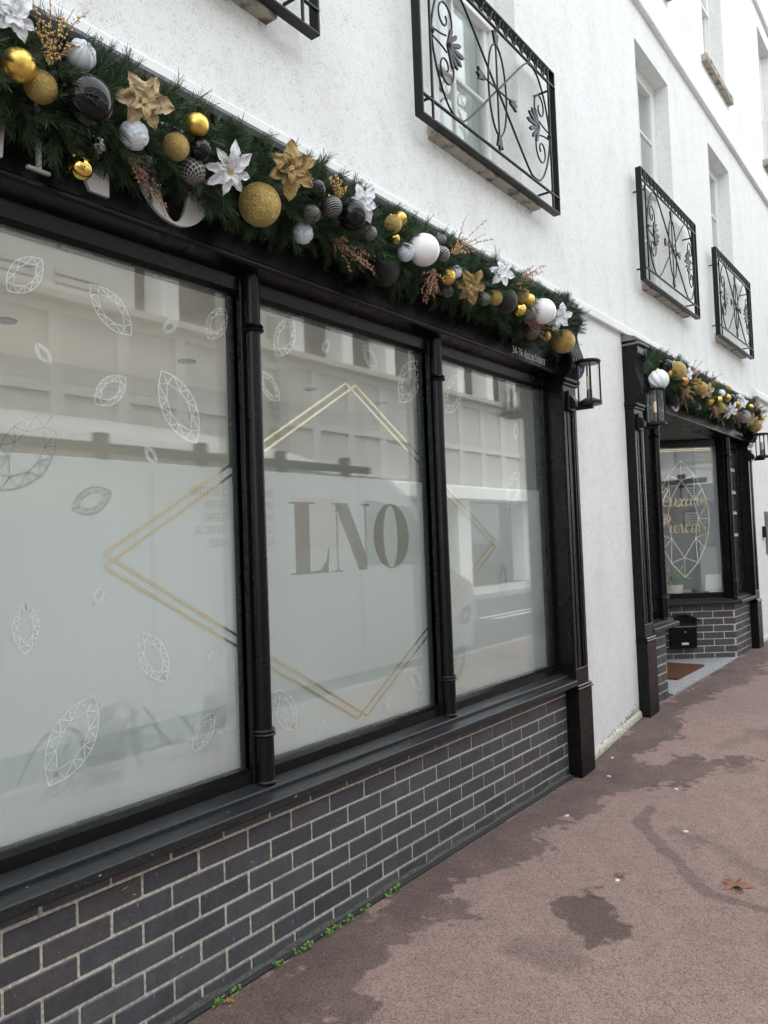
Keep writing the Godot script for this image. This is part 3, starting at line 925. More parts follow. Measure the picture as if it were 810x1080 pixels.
# the outline of a marquise-cut stone with its facets, from tip to tip
func gem(a: Vector2, b: Vector2, z: float, w: float, wide := 0.27) -> Shape:
	var s := Shape.new()
	var ax := b - a
	var side := Vector2(-ax.y, ax.x)
	var at := func(t: float, k: float) -> Vector2: return a + ax * t + side * k
	var arc := func(t: float, f: float) -> float: return wide * f * pow(sin(PI * t), 0.72)
	var n := 8
	for sg in [-1.0, 1.0]:
		for i in n:
			var t0 := float(i) / n
			var t1 := float(i + 1) / n
			stroke(s, at.call(t0, sg * arc.call(t0, 1.0)), at.call(t1, sg * arc.call(t1, 1.0)), w, z)
			# table
			var u0: float = lerp(0.17, 0.83, t0)
			var u1: float = lerp(0.17, 0.83, t1)
			if i % 2 == 0:
				var u2: float = lerp(0.17, 0.83, float(i + 2) / n)
				stroke(s, at.call(u0, sg * arc.call((u0 - 0.17) / 0.66, 0.58)), at.call(u2, sg * arc.call((u2 - 0.17) / 0.66, 0.58)), w * 0.9, z)
				# kite facets between table and girdle
				stroke(s, at.call(u0, sg * arc.call((u0 - 0.17) / 0.66, 0.58)), at.call(t0 if i > 0 else 0.0, sg * arc.call(t0, 1.0)), w * 0.9, z)
				stroke(s, at.call(u0, sg * arc.call((u0 - 0.17) / 0.66, 0.58)), at.call(t1, sg * arc.call(t1, 1.0)), w * 0.9, z)
				stroke(s, at.call(u2, sg * arc.call((u2 - 0.17) / 0.66, 0.58)), at.call(t1, sg * arc.call(t1, 1.0)), w * 0.9, z)
		stroke(s, at.call(0.83, 0.0), at.call(1.0, 0.0), w * 0.9, z)
	return s

func long_shopfront() -> void:
	var t := thing("shopfront", "black shopfront with three frosted display panes over a dark brick base", "shopfront")
	var x0 := -0.28
	var x1 := 3.66
	# brick base below the sill
	var base := node(t, "brick_base")
	var tops := []
	for k in 9: tops.append(0.59 - 0.075 * k)
	brickwork(base, Vector3(x0, 0, 0), Vector3(1, 0, 0), x1 - x0, tops, 0.055 + 0.1125, -0.12)
	var s := Shape.new()
	s.sweep(PackedVector2Array([Vector2(0.012, -0.05), Vector2(0.030, -0.05), Vector2(0.029, 0.008), Vector2(0.024, 0.013), Vector2(0.012, 0.014)]), x0, x1)
	part(t, "bitumen_strip", s, M.bitumen)
	s = Shape.new()
	s.surf(180, 3, func(u: float, q: float) -> Vector3:
		var x: float = lerp(x0, x1, u)
		var k := 0.5 + 0.5 * sin(x * 21.0) * sin(x * 9.7 + 1.0)
		return Vector3(x, lerp(0.012, 0.018 + 0.016 * k, q), lerp(0.013, 0.0006, q * q)), -1.0)
	part(t, "mortar_haunch", s, M.haunch)
	# sill in two steps with a deep front board
	s = Shape.new()
	s.sweep(PackedVector2Array([Vector2(-0.12, 0.60), Vector2(0.022, 0.60), Vector2(0.022, 0.634), Vector2(0.018, 0.640), Vector2(-0.036, 0.652), Vector2(-0.12, 0.652)]), x0 - 0.02, x1 + 0.004)
	part(t, "sill", s, M.sill_paint)
	s = Shape.new()
	s.sweep(PackedVector2Array([Vector2(-0.02, 0.575), Vector2(0.074, 0.575), Vector2(0.077, 0.579), Vector2(0.077, 0.606), Vector2(0.073, 0.611), Vector2(0.022, 0.621), Vector2(-0.02, 0.621)]), x0 - 0.02, x1 + 0.012)
	part(t, "sill_nosing", s, M.sill_paint)
	# chips and dust on the sill
	var ch := Shape.new()
	for k in 150:
		var big := k < 14
		var r := rng.randf_range(0.002, 0.0055) if big else rng.randf_range(0.0006, 0.0016)
		var x := rng.randf_range(x0 + 0.3, x1 - 0.02)
		if rng.randf() < 0.5:
			var c := Vector3(x, rng.randf_range(0.583, 0.603), 0.0774)
			ch.quad(c + Vector3(-r * 1.6, 0, 0), c + Vector3(0, r * 0.6, 0), c + Vector3(r * 1.4, r * 0.2, 0), c + Vector3(r * 0.3, -r * 0.6, 0), Vector3(0, 0, 1))
		else:
			var z := rng.randf_range(0.027, 0.07)
			var c := Vector3(x, 0.621 - (z - 0.022) * 0.196 + 0.0006, z)
			ch.quad(c + Vector3(-r, 0, 0), c + Vector3(0, 0, r), c + Vector3(r, 0, 0.0004), c + Vector3(0, 0, -r), Vector3(0, 1, 0))
	part(t, "paint_chips", ch, M.paint_chip).set_meta("kind", "stuff")
	# frame round the panes
	var stops := [[x0, 0.965], [1.055, 2.255], [2.345, 3.615]]
	for k in 3:
		var w := node(t, "window")
		var a: float = stops[k][0]
		var b: float = stops[k][1]
		s = Shape.new()
		s.sweep(PackedVector2Array([Vector2(-0.12, 0.652), Vector2(-0.038, 0.652), Vector2(-0.040, 0.690), Vector2(-0.062, 0.703), Vector2(-0.12, 0.703)]), a - 0.06, b + 0.06)
		part(w, "rail", s, M.black_paint)
		s = Shape.new()
		s.sweep(PackedVector2Array([Vector2(-0.12, 2.478), Vector2(-0.062, 2.478), Vector2(-0.045, 2.495), Vector2(-0.040, 2.545), Vector2(-0.12, 2.545)]), a - 0.06, b + 0.06)
		part(w, "rail", s, M.black_paint)
		for e in [[a - 0.05, a], [b, b + 0.05]]: part(w, "stile", boxed(Vector3(e[0], 0.70, -0.12), Vector3(e[1], 2.48, -0.048), 0.004), M.black_paint)
		for z in [-0.072, -0.092]:
			part(w, "pane", boxed(Vector3(a - 0.01, 0.695, z - 0.005), Vector3(b + 0.01, 2.485, z)), M.pane)
		# frosted film on the inside, its letters cut out of the middle one
		var film := Vector2(0.703, 1.823)
		if k == 1:
			var box := CSGBox3D.new()
			box.name = "frosted_film"
			box.size = Vector3(b - a, film.y - film.x, 0.003)
			box.position = Vector3((a + b) / 2.0, (film.x + film.y) / 2.0, -0.1035)
			box.material = M.frost
			w.add_child(box)
			for g in [[letter_l(), Vector2(1.268, 1.402), 0.302, true], [letter_n(), Vector2(1.540, 1.402), 0.302, true], [ellipse(0.48, 0.5, 0.475, 0.512), Vector2(1.833, 1.402), 0.302, true], [ellipse(0.455, 0.5, 0.185, 0.485), Vector2(1.833, 1.402), 0.302, false]]:
				var c := CSGPolygon3D.new()
				c.name = "cut_letter"
				c.polygon = placed(g[0], g[1] - Vector2(box.position.x, box.position.y), g[2])
				c.depth = 0.02 if g[3] else 0.003
				c.position = Vector3(0, 0, 0.01 if g[3] else 0.0015)
				c.material = M.frost
				c.operation = CSGShape3D.OPERATION_SUBTRACTION if g[3] else CSGShape3D.OPERATION_UNION
				box.add_child(c, true)
		else:
			part(w, "frosted_film", boxed(Vector3(a, film.x, -0.105), Vector3(b, film.y, -0.102)), M.frost)
		# etched gems
		for i in GEMS.size():
			var g: Array = GEMS[i]
			var mx: float = (g[0] + g[2]) / 2.0
			if mx < a or mx > b: continue
			var big: float = Vector2(g[0] - g[2], g[1] - g[3]).length()
			var m: Material = M.etch
			if i in [28, 29, 30, 31]: m = M.etch_clear
			elif i in [6, 9]: m = M.etch_soft
			part(w, "gem_decal", gem(Vector2(g[0], g[1]), Vector2(g[2], g[3]), -0.0985, 0.0017 + big * 0.0044), m)
		# two crossed gold frames run across all three panes
		var gold := Shape.new()
		var e1 := Vector2(0.648, 0.3755)
		var e2 := Vector2(-0.648, 0.3755)
		for q in [[1.027, 0.973], [0.973, 1.027]]:
			var cn := [e1 * q[0] + e2 * q[1], e1 * q[0] - e2 * q[1], -e1 * q[0] - e2 * q[1], -e1 * q[0] + e2 * q[1]]
			for i in 4:
				var pa: Vector2 = cn[i] + Vector2(1.70, 1.497)
				var pb: Vector2 = cn[(i + 1) % 4] + Vector2(1.70, 1.497)
				if pa.x > pb.x:
					var tmp := pa
					pa = pb
					pb = tmp
				if pb.x < a or pa.x > b: continue
				var f0 := clampf((a - pa.x) / (pb.x - pa.x), 0.0, 1.0)
				var f1 := clampf((b - pa.x) / (pb.x - pa.x), 0.0, 1.0)
				if f1 - f0 > 0.001: stroke(gold, pa.lerp(pb, f0), pa.lerp(pb, f1), 0.0100, -0.0982)
		part(w, "gold_line", gold, M.gold_foil)
	colonnette(t, 1.010, -0.018, 0.648)
	colonnette(t, 2.300, -0.018, 0.648)
	# transom under the fascia
	s = Shape.new()
	s.sweep(PackedVector2Array([Vector2(-0.12, 2.545), Vector2(-0.03, 2.545), Vector2(0.010, 2.552), Vector2(0.030, 2.556), Vector2(0.052, 2.560), Vector2(0.060, 2.568), Vector2(0.060, 2.578), Vector2(0.050, 2.588), Vector2(0.034, 2.592), Vector2(-0.12, 2.592)]), x0 - 0.02, x1)
	part(t, "moulding", s, M.black_paint)
	# fascia with its sign
	var f := node(t, "fascia")
	part(f, "board", boxed(Vector3(x0 - 0.02, 2.592, -0.12), Vector3(x1 - 0.012, 3.03, 0.033)), M.black_paint)
	part(f, "end_bead", boxed(Vector3(x1 - 0.012, 2.592, -0.12), Vector3(x1 + 0.001, 3.03, 0.046), 0.003), M.black_paint)
	s = Shape.new()
	s.sweep(PackedVector2Array([Vector2(-0.05, 3.03), Vector2(0.10, 3.03), Vector2(0.112, 3.045), Vector2(0.112, 3.058), Vector2(0.06, 3.075), Vector2(0.001, 3.088), Vector2(-0.05, 3.088)]), x0 - 0.24, x1 + 0.22)
	part(f, "cornice", s, M.lead_grey)
	for g in [[letter_l(), Vector2(-0.25, 2.62)], [letter_n(), Vector2(0.088, 2.62)]]:
		s = Shape.new()
		s.slab(placed(g[0], g[1], 0.33), 0.033, 0.046)
		part(f, "letter", s, M.letter_white)
	s = Shape.new()
	ring_slab(s, ellipse(0.61, 2.785, 0.155, 0.172), ellipse(0.602, 2.785, 0.062, 0.163), 0.033, 0.046)
	part(f, "letter", s, M.letter_white)
	lettering(f, "street_address", "34-36 A", Vector3(3.055, 2.588, 0.0345), 0.045, M.letter_grey, Basis(), false, 0.003, 0.85)
	lettering(f, "street_address", "LBION ", Vector3(3.218, 2.588, 0.0345), 0.036, M.letter_grey, Basis(), false, 0.003, 0.85)
	lettering(f, "street_address", "S", Vector3(3.352, 2.588, 0.0345), 0.045, M.letter_grey, Basis(), false, 0.003, 0.85)
	lettering(f, "street_address", "TREET", Vector3(3.381, 2.588, 0.0345), 0.036, M.letter_grey, Basis(), false, 0.003, 0.85)
	pilaster(t, 3.66, 0.0, 0.58)
	pilaster(t, -0.52, 0.0, 0.58)

func door_shopfront() -> void:
	var t := thing("shopfront", "black recessed shop entrance with angled display window beyond the white wall", "shopfront")
	var lx := 5.72
	var rx := 8.15
	var inward := Vector3(-0.59, 0, -0.807).normalized()
	var tops := []
	for k in 8: tops.append(0.735 - 0.075 * k)
	var base := node(t, "brick_base")
	brickwork(base, Vector3(5.21, 0, 0), Vector3(1, 0, 0), lx - 5.21, tops, 0.05, 0.0)
	brickwork(base, Vector3(rx, 0, 0), Vector3(1, 0, 0), 8.85 - rx, tops, 0.11, 0.0)
	var far := Vector3(rx, 0, 0) + inward * 1.05
	brickwork(base, far, -inward, 1.05, tops, 0.02, 0.0)
	var far_l := Vector3(lx, 0, 0) + Vector3(-inward.x, 0, inward.z) * 1.05
	brickwork(base, Vector3(lx, 0, 0), (far_l - Vector3(lx, 0, 0)).normalized(), 1.05, tops, 0.08, 0.0)
	# stone step and threshold
	var st := Shape.new()
	st.slab(PackedVector2Array([Vector2(5.80, -0.012), Vector2(8.20, -0.012), Vector2(7.55, 1.0), Vector2(6.45, 1.0)]), -0.155, -0.02)
	var so := part(t, "step", st, M.step_stone)
	so.transform = Transform3D(Basis(Vector3(1, 0, 0), Vector3(0, 0, -1), Vector3(0, -1, 0)), Vector3.ZERO)
	# glazed sides: [start, direction, length]
	var sides := [[Vector3(5.21, 0, 0), Vector3(1, 0, 0), lx - 5.21], [far, -inward, 1.05], [Vector3(rx, 0, 0), Vector3(1, 0, 0), 8.85 - rx], [Vector3(lx, 0, 0), (far_l - Vector3(lx, 0, 0)).normalized(), 1.05]]
	for k in 4:
		var run: Vector3 = sides[k][1]
		var n: float = sides[k][2]
		var tr := Transform3D(Basis(run, Vector3.UP, run.cross(Vector3.UP)), sides[k][0])
		var w := node(t, "window")
		if k in [1, 3]: tr.origin.y -= 0.0015
		w.transform = tr
		var s := Shape.new()
		s.sweep(PackedVector2Array([Vector2(-0.12, 0.735), Vector2(0.074, 0.735), Vector2(0.077, 0.739), Vector2(0.077, 0.765), Vector2(0.073, 0.770), Vector2(0.024, 0.779), Vector2(0.022, 0.794), Vector2(-0.036, 0.810), Vector2(-0.12, 0.810)]), 0.0, n + [0.15, 0.03, 0.0, 0.0][k])
		part(w, "sill", s, M.sill_paint)
		s = Shape.new()
		var i0 := 0.045
		var i1 := n - 0.045
		s.box(Vector3(0, 0.81, -0.115), Vector3(n, 0.86, -0.040), 0.004)
		s.box(Vector3(0, 2.47, -0.115), Vector3(n, 2.55, -0.040), 0.004)
		s.box(Vector3(0, 0.86, -0.115), Vector3(i0, 2.47, -0.040), 0.004)
		s.box(Vector3(i1, 0.86, -0.115), Vector3(n, 2.47, -0.040), 0.004)
		part(w, "frame", s, M.black_paint)
		for z in [-0.072, -0.092]:
			part(w, "pane", boxed(Vector3(i0 - 0.01, 0.85, z - 0.005), Vector3(i1 + 0.01, 2.48, z)), M.pane)
		if k == 1:
			# gold double border, the big gem and the lettering
			s = Shape.new()
			for d in [0.016, 0.034]:
				var a := Vector2(i0 + d, 0.86 + d)
				var b := Vector2(i1 - d, 2.47 - d)
				stroke(s, a, Vector2(b.x, a.y), 0.006, -0.099); stroke(s, Vector2(b.x, a.y), b, 0.006, -0.099)
				stroke(s, b, Vector2(a.x, b.y), 0.006, -0.099); stroke(s, Vector2(a.x, b.y), a, 0.006, -0.099)
			part(w, "gold_border", s, M.gold_foil)
			part(w, "gem_decal", gem(Vector2(n - 0.474, 2.328), Vector2(n - 0.485, 1.03), -0.0992, 0.008, 0.225), M.etch)
			script_words(w, n)
		if k == 0:
			part(w, "sticker", boxed(Vector3(n - 0.115, 0.895, -0.0705), Vector3(n - 0.05, 0.945, -0.069)), M.blue_sign)
			part(w, "sticker", boxed(Vector3(n - 0.115, 0.872, -0.0705), Vector3(n - 0.05, 0.893, -0.069)), M.red_sign)
		if k == 2:
			for q in [2.225, 1.965, 1.728, 1.475]:
				var sm := Shape.new()
				for c in 7: sm.box(Vector3(0.455 + c * 0.027, q - 0.014, -0.0705), Vector3(0.473 + c * 0.027, q + 0.016 + 0.012 * float(c in [0, 4]), -0.0695))
				part(w, "opening_line", sm, M.letter_grey)
	colonnette(t, lx - 0.02, 0.004, 0.80, false)
	colonnette(t, rx - 0.008, 0.004, 0.80, false)
	# corner posts behind the colonnettes, soffit, fascia
	for x in [lx, rx]: part(t, "corner_post", boxed(Vector3(x - 0.045, 0.80, -0.10), Vector3(x + 0.045, 2.55, -0.02), 0.004), M.black_paint)
	part(t, "soffit", boxed(Vector3(5.21, 2.552, -1.3), Vector3(8.85, 2.60, -0.122)), M.soffit)
	var s2 := Shape.new()
	s2.sweep(PackedVector2Array([Vector2(-0.12, 2.55), Vector2(-0.03, 2.55), Vector2(0.030, 2.556), Vector2(0.052, 2.560), Vector2(0.060, 2.568), Vector2(0.060, 2.578), Vector2(0.050, 2.588), Vector2(0.034, 2.592), Vector2(-0.12, 2.592)]), 5.21, 8.85)
	part(t, "moulding", s2, M.black_paint)
	var f := node(t, "fascia")
	part(f, "board", boxed(Vector3(5.21, 2.592, -0.12), Vector3(8.85, 3.03, 0.033)), M.black_paint)
	s2 = Shape.new()
	s2.sweep(PackedVector2Array([Vector2(-0.05, 3.03), Vector2(0.10, 3.03), Vector2(0.112, 3.045), Vector2(0.112, 3.058), Vector2(0.06, 3.075), Vector2(0.001, 3.088), Vector2(-0.05, 3.088)]), 4.98, 9.08)
	part(f, "cornice", s2, M.lead_grey)
	s2 = Shape.new()
	ring_slab(s2, ellipse(6.19, 2.785, 0.155, 0.172), ellipse(6.18, 2.785, 0.095, 0.150), 0.033, 0.046)
	part(f, "letter", s2, M.letter_white)
	lettering(f, "street_address", "34-36 ALBION STREET", Vector3(8.40, 2.605, 0.0345), 0.036, M.letter_grey, Basis(), false, 0.003, 0.85)
	pilaster(t, 4.99, 0.12, 0.725)
	pilaster(t, 8.85, 0.14, 0.725)
	# the glazed door at the back of the recess
	var d := node(t, "door")
	part(d, "door_frame", boxed(Vector3(far_l.x, 0.15, -0.95), Vector3(far_l.x + 0.07, 2.55, -0.85), 0.003), M.black_paint)
	part(d, "door_frame", boxed(Vector3(far.x - 0.07, 0.15, -0.95), Vector3(far.x, 2.55, -0.85), 0.003), M.black_paint)
	part(d, "door_frame", boxed(Vector3(far_l.x + 0.07, 2.35, -0.95), Vector3(far.x - 0.07, 2.55, -0.85), 0.003), M.black_paint)
	part(d, "door_leaf", boxed(Vector3(far_l.x + 0.07, 0.16, -0.93), Vector3(far.x - 0.07, 0.95, -0.88), 0.003), M.black_paint)
	part(d, "door_pane", boxed(Vector3(far_l.x + 0.07, 0.95, -0.91), Vector3(far.x - 0.07, 2.35, -0.90)), M.dark_glass)

# Handwritten style words on the angled pane, drawn as pen strokes
func script_words(w: Node3D, n: float) -> void:
	var glyphs := {
		"L": [[0.30, 0.78, 0.44, 1.0, 0.52, 0.86, 0.36, 0.55, 0.20, 0.12, 0.02, 0.04, 0.02, 0.16, 0.22, 0.12, 0.50, 0.0, 0.66, 0.14], 0.58],
		"P": [[0.04, 0.30, -0.02, 0.72, 0.20, 0.98, 0.46, 0.98, 0.58, 0.80, 0.42, 0.52, 0.20, 0.50], 0.52, [0.34, 0.90, 0.22, 0.40, 0.10, 0.0, 0.0, -0.10]],
		"u": [[0.0, 0.10, 0.10, 0.42, 0.06, 0.10, 0.14, 0.0, 0.26, 0.16, 0.34, 0.42, 0.30, 0.10, 0.38, 0.0, 0.46, 0.10], 0.44],
		"x": [[0.0, 0.12, 0.10, 0.40, 0.18, 0.30, 0.20, 0.08, 0.30, 0.0, 0.40, 0.10], 0.36, [0.36, 0.42, 0.20, 0.22, 0.02, -0.02]],
		"r": [[0.0, 0.10, 0.10, 0.34, 0.08, 0.46, 0.20, 0.38, 0.18, 0.10, 0.26, 0.0, 0.34, 0.10], 0.32],
		"y": [[0.0, 0.10, 0.10, 0.42, 0.06, 0.10, 0.14, 0.02, 0.26, 0.16, 0.34, 0.42, 0.26, -0.10, 0.10, -0.44, 0.02, -0.34, 0.24, -0.06, 0.46, 0.12], 0.46],
		"i": [[0.0, 0.10, 0.10, 0.42, 0.06, 0.10, 0.14, 0.0, 0.22, 0.10], 0.20, [0.16, 0.60, 0.18, 0.64]],
		"e": [[0.0, 0.12, 0.18, 0.22, 0.22, 0.38, 0.12, 0.42, 0.04, 0.20, 0.12, 0.0, 0.28, 0.10], 0.26],
		"c": [[0.24, 0.34, 0.16, 0.42, 0.04, 0.24, 0.10, 0.02, 0.22, 0.0, 0.32, 0.12], 0.30],
		"n": [[0.0, 0.10, 0.08, 0.40, 0.04, 0.02, 0.14, 0.32, 0.24, 0.40, 0.22, 0.10, 0.30, 0.0, 0.38, 0.10], 0.36],
		"g": [[0.26, 0.34, 0.14, 0.42, 0.02, 0.22, 0.08, 0.02, 0.22, 0.14, 0.30, 0.42, 0.22, -0.12, 0.06, -0.44, -0.04, -0.32, 0.18, -0.06, 0.44, 0.14], 0.42],
	}
	for word in [["Luxury", 0.30, 1.82], ["Piercing", 0.30, 1.525]]:
		var s := Shape.new()
		var x := 0.0
		var total := 0.0
		for ch in word[0]: total += glyphs[ch][1]
		var k := 0.56 / total
		for ch in word[0]:
			var g: Array = glyphs[ch]
			for part_ in [0, 2]:
				if part_ >= g.size(): continue
				var c := Curve3D.new()
				var a: Array = g[part_]
				var pts := []
				for i in range(0, a.size(), 2): pts.append(Vector2(x + a[i], a[i + 1]))
				for i in pts.size() - 1:
					var p0: Vector2 = pts[maxi(i - 1, 0)]
					var p3: Vector2 = pts[mini(i + 2, pts.size() - 1)]
					for e in 6:
						var q0: Vector2 = pts[i].cubic_interpolate(pts[i + 1], p0, p3, e / 6.0)
						var q1: Vector2 = pts[i].cubic_interpolate(pts[i + 1], p0, p3, (e + 1) / 6.0)
						var d := q1 - q0
						var wide: float = lerp(0.006, 0.017, clampf(-d.y / maxf(d.length(), 1e-5), 0.0, 1.0))
						stroke(s, Vector2(n - 0.745 + q0.x * k, word[2] + q0.y * k * 0.95), Vector2(n - 0.745 + q1.x * k, word[2] + q1.y * k * 0.95), wide, -0.0988)
			x += g[1]
		part(w, "gold_word", s, M.gold_foil)

# ---------- the white building ----------
const WINDOWS := [[0.525, 0.525], [2.88, 2.88], [6.15, 6.15], [8.515, 8.58], [11.75, 11.75]]

# a flat wall with rectangular openings: front and back faces and the reveals
func pierced(s: Shape, x0: float, x1: float, y0: float, y1: float, z0: float, z1: float, holes: Array) -> void:
	var xs := [x0, x1]
	var ys := [y0, y1]
	for h in holes:
		for x in [h[0], h[1]]:
			if x > x0 and x < x1 and not x in xs: xs.append(x)
		for y in [h[2], h[3]]:
			if y > y0 and y < y1 and not y in ys: ys.append(y)
	xs.sort()
	ys.sort()
	for i in xs.size() - 1:
		for j in ys.size() - 1:
			var c := Vector2((xs[i] + xs[i + 1]) / 2.0, (ys[j] + ys[j + 1]) / 2.0)
			var open := false
			for h in holes:
				if c.x > h[0] and c.x < h[1] and c.y > h[2] and c.y < h[3]: open = true
			if open: continue
			for z in [z0, z1]:
				s.quad(Vector3(xs[i], ys[j], z), Vector3(xs[i + 1], ys[j], z), Vector3(xs[i + 1], ys[j + 1], z), Vector3(xs[i], ys[j + 1], z), Vector3(0, 0, -1 if z == z0 else 1))
	for h in holes:
		var a := maxf(h[0], x0)
		var b := minf(h[1], x1)
		var c := maxf(h[2], y0)
		var d := minf(h[3], y1)
		if h[2] > y0: s.quad(Vector3(a, c, z0), Vector3(b, c, z0), Vector3(b, c, z1), Vector3(a, c, z1), Vector3(0, 1, 0))
		if h[3] < y1: s.quad(Vector3(a, d, z0), Vector3(b, d, z0), Vector3(b, d, z1), Vector3(a, d, z1), Vector3(0, -1, 0))
		s.quad(Vector3(a, c, z0), Vector3(a, d, z0), Vector3(a, d, z1), Vector3(a, c, z1), Vector3(1, 0, 0))
		s.quad(Vector3(b, c, z0), Vector3(b, d, z0), Vector3(b, d, z1), Vector3(b, c, z1), Vector3(-1, 0, 0))

func sash_window(t: Node3D, cx: float, y0: float, y1: float) -> void:
	var w := node(t, "window")
	var x0 := cx - 0.47
	var x1 := cx + 0.47
	var s := Shape.new()
	for e in [[x0, x0 + 0.055, y0, y1], [x1 - 0.055, x1, y0, y1]]: s.box(Vector3(e[0], e[2], -0.22), Vector3(e[1], e[3], -0.13), 0.004)
	s.box(Vector3(x0 + 0.055, y1 - 0.06, -0.22), Vector3(x1 - 0.055, y1, -0.132), 0.004)
	s.box(Vector3(x0 + 0.055, y0, -0.22), Vector3(x1 - 0.055, y0 + 0.07, -0.132), 0.004)
	part(w, "frame", s, M.white_wood)
	var mid := (y0 + y1) / 2.0
	for k in 2:
		var b0 := y0 + 0.07 if k == 0 else mid - 0.02
		var b1 := mid + 0.02 if k == 0 else y1 - 0.06
		var z := -0.185 if k == 0 else -0.155
		var sash := Shape.new()
		var i0 := x0 + 0.055
		var i1 := x1 - 0.055
		sash.box(Vector3(i0, b0, z - 0.02), Vector3(i0 + 0.045, b1, z + 0.02), 0.004)
		sash.box(Vector3(i1 - 0.045, b0, z - 0.02), Vector3(i1, b1, z + 0.02), 0.004)
		sash.box(Vector3(i0 + 0.045, b0, z - 0.02), Vector3(i1 - 0.045, b0 + 0.042, z + 0.019), 0.004)
		sash.box(Vector3(i0 + 0.045, b1 - 0.042, z - 0.02), Vector3(i1 - 0.045, b1, z + 0.019), 0.004)
		sash.box(Vector3(cx - 0.011, b0 + 0.042, z - 0.015), Vector3(cx + 0.011, b1 - 0.042, z + 0.015), 0.003)
		sash.box(Vector3(i0 + 0.045, (b0 + b1) / 2.0 - 0.011, z - 0.015), Vector3(i1 - 0.045, (b0 + b1) / 2.0 + 0.011, z + 0.0145), 0.003)
		part(w, "sash", sash, M.white_wood)
		for c in 2:
			for r in 2:
				var p0 := i0 + 0.045 if c == 0 else cx + 0.011
				var p1 := cx - 0.011 if c == 0 else i1 - 0.045
				var q0 := b0 + 0.042 if r == 0 else (b0 + b1) / 2.0 + 0.011
				var q1 := (b0 + b1) / 2.0 - 0.011 if r == 0 else b1 - 0.042
				part(w, "pane", boxed(Vector3(p0, q0, z - 0.003), Vector3(p1, q1, z + 0.001)), M.far_pane)
	var cu := Shape.new()
	for side in [[x0 - 0.05, cx - 0.12], [cx + 0.06, x1 + 0.05]]:
		cu.surf(40, 2, func(u: float, q: float) -> Vector3: return Vector3(lerp(side[0], side[1], u), lerp(y0 - 0.02, y1 + 0.02, q), -0.30 + 0.018 * sin(u * 46.0) + 0.008 * sin(u * 17.0)))
	part(w, "curtain", cu, M.curtain)
	part(w, "room_back", boxed(Vector3(x0 - 0.25, y0 - 0.05, -0.9), Vector3(x1 + 0.25, y1 + 0.05, -0.85)), M.room_grey)
	s = Shape.new()
	s.box(Vector3(cx - 0.60, y0 - 0.085, -0.12), Vector3(cx + 0.60, y0 - 0.004, 0.062), 0.006)
	part(w, "sill", s, M.stone_sill)

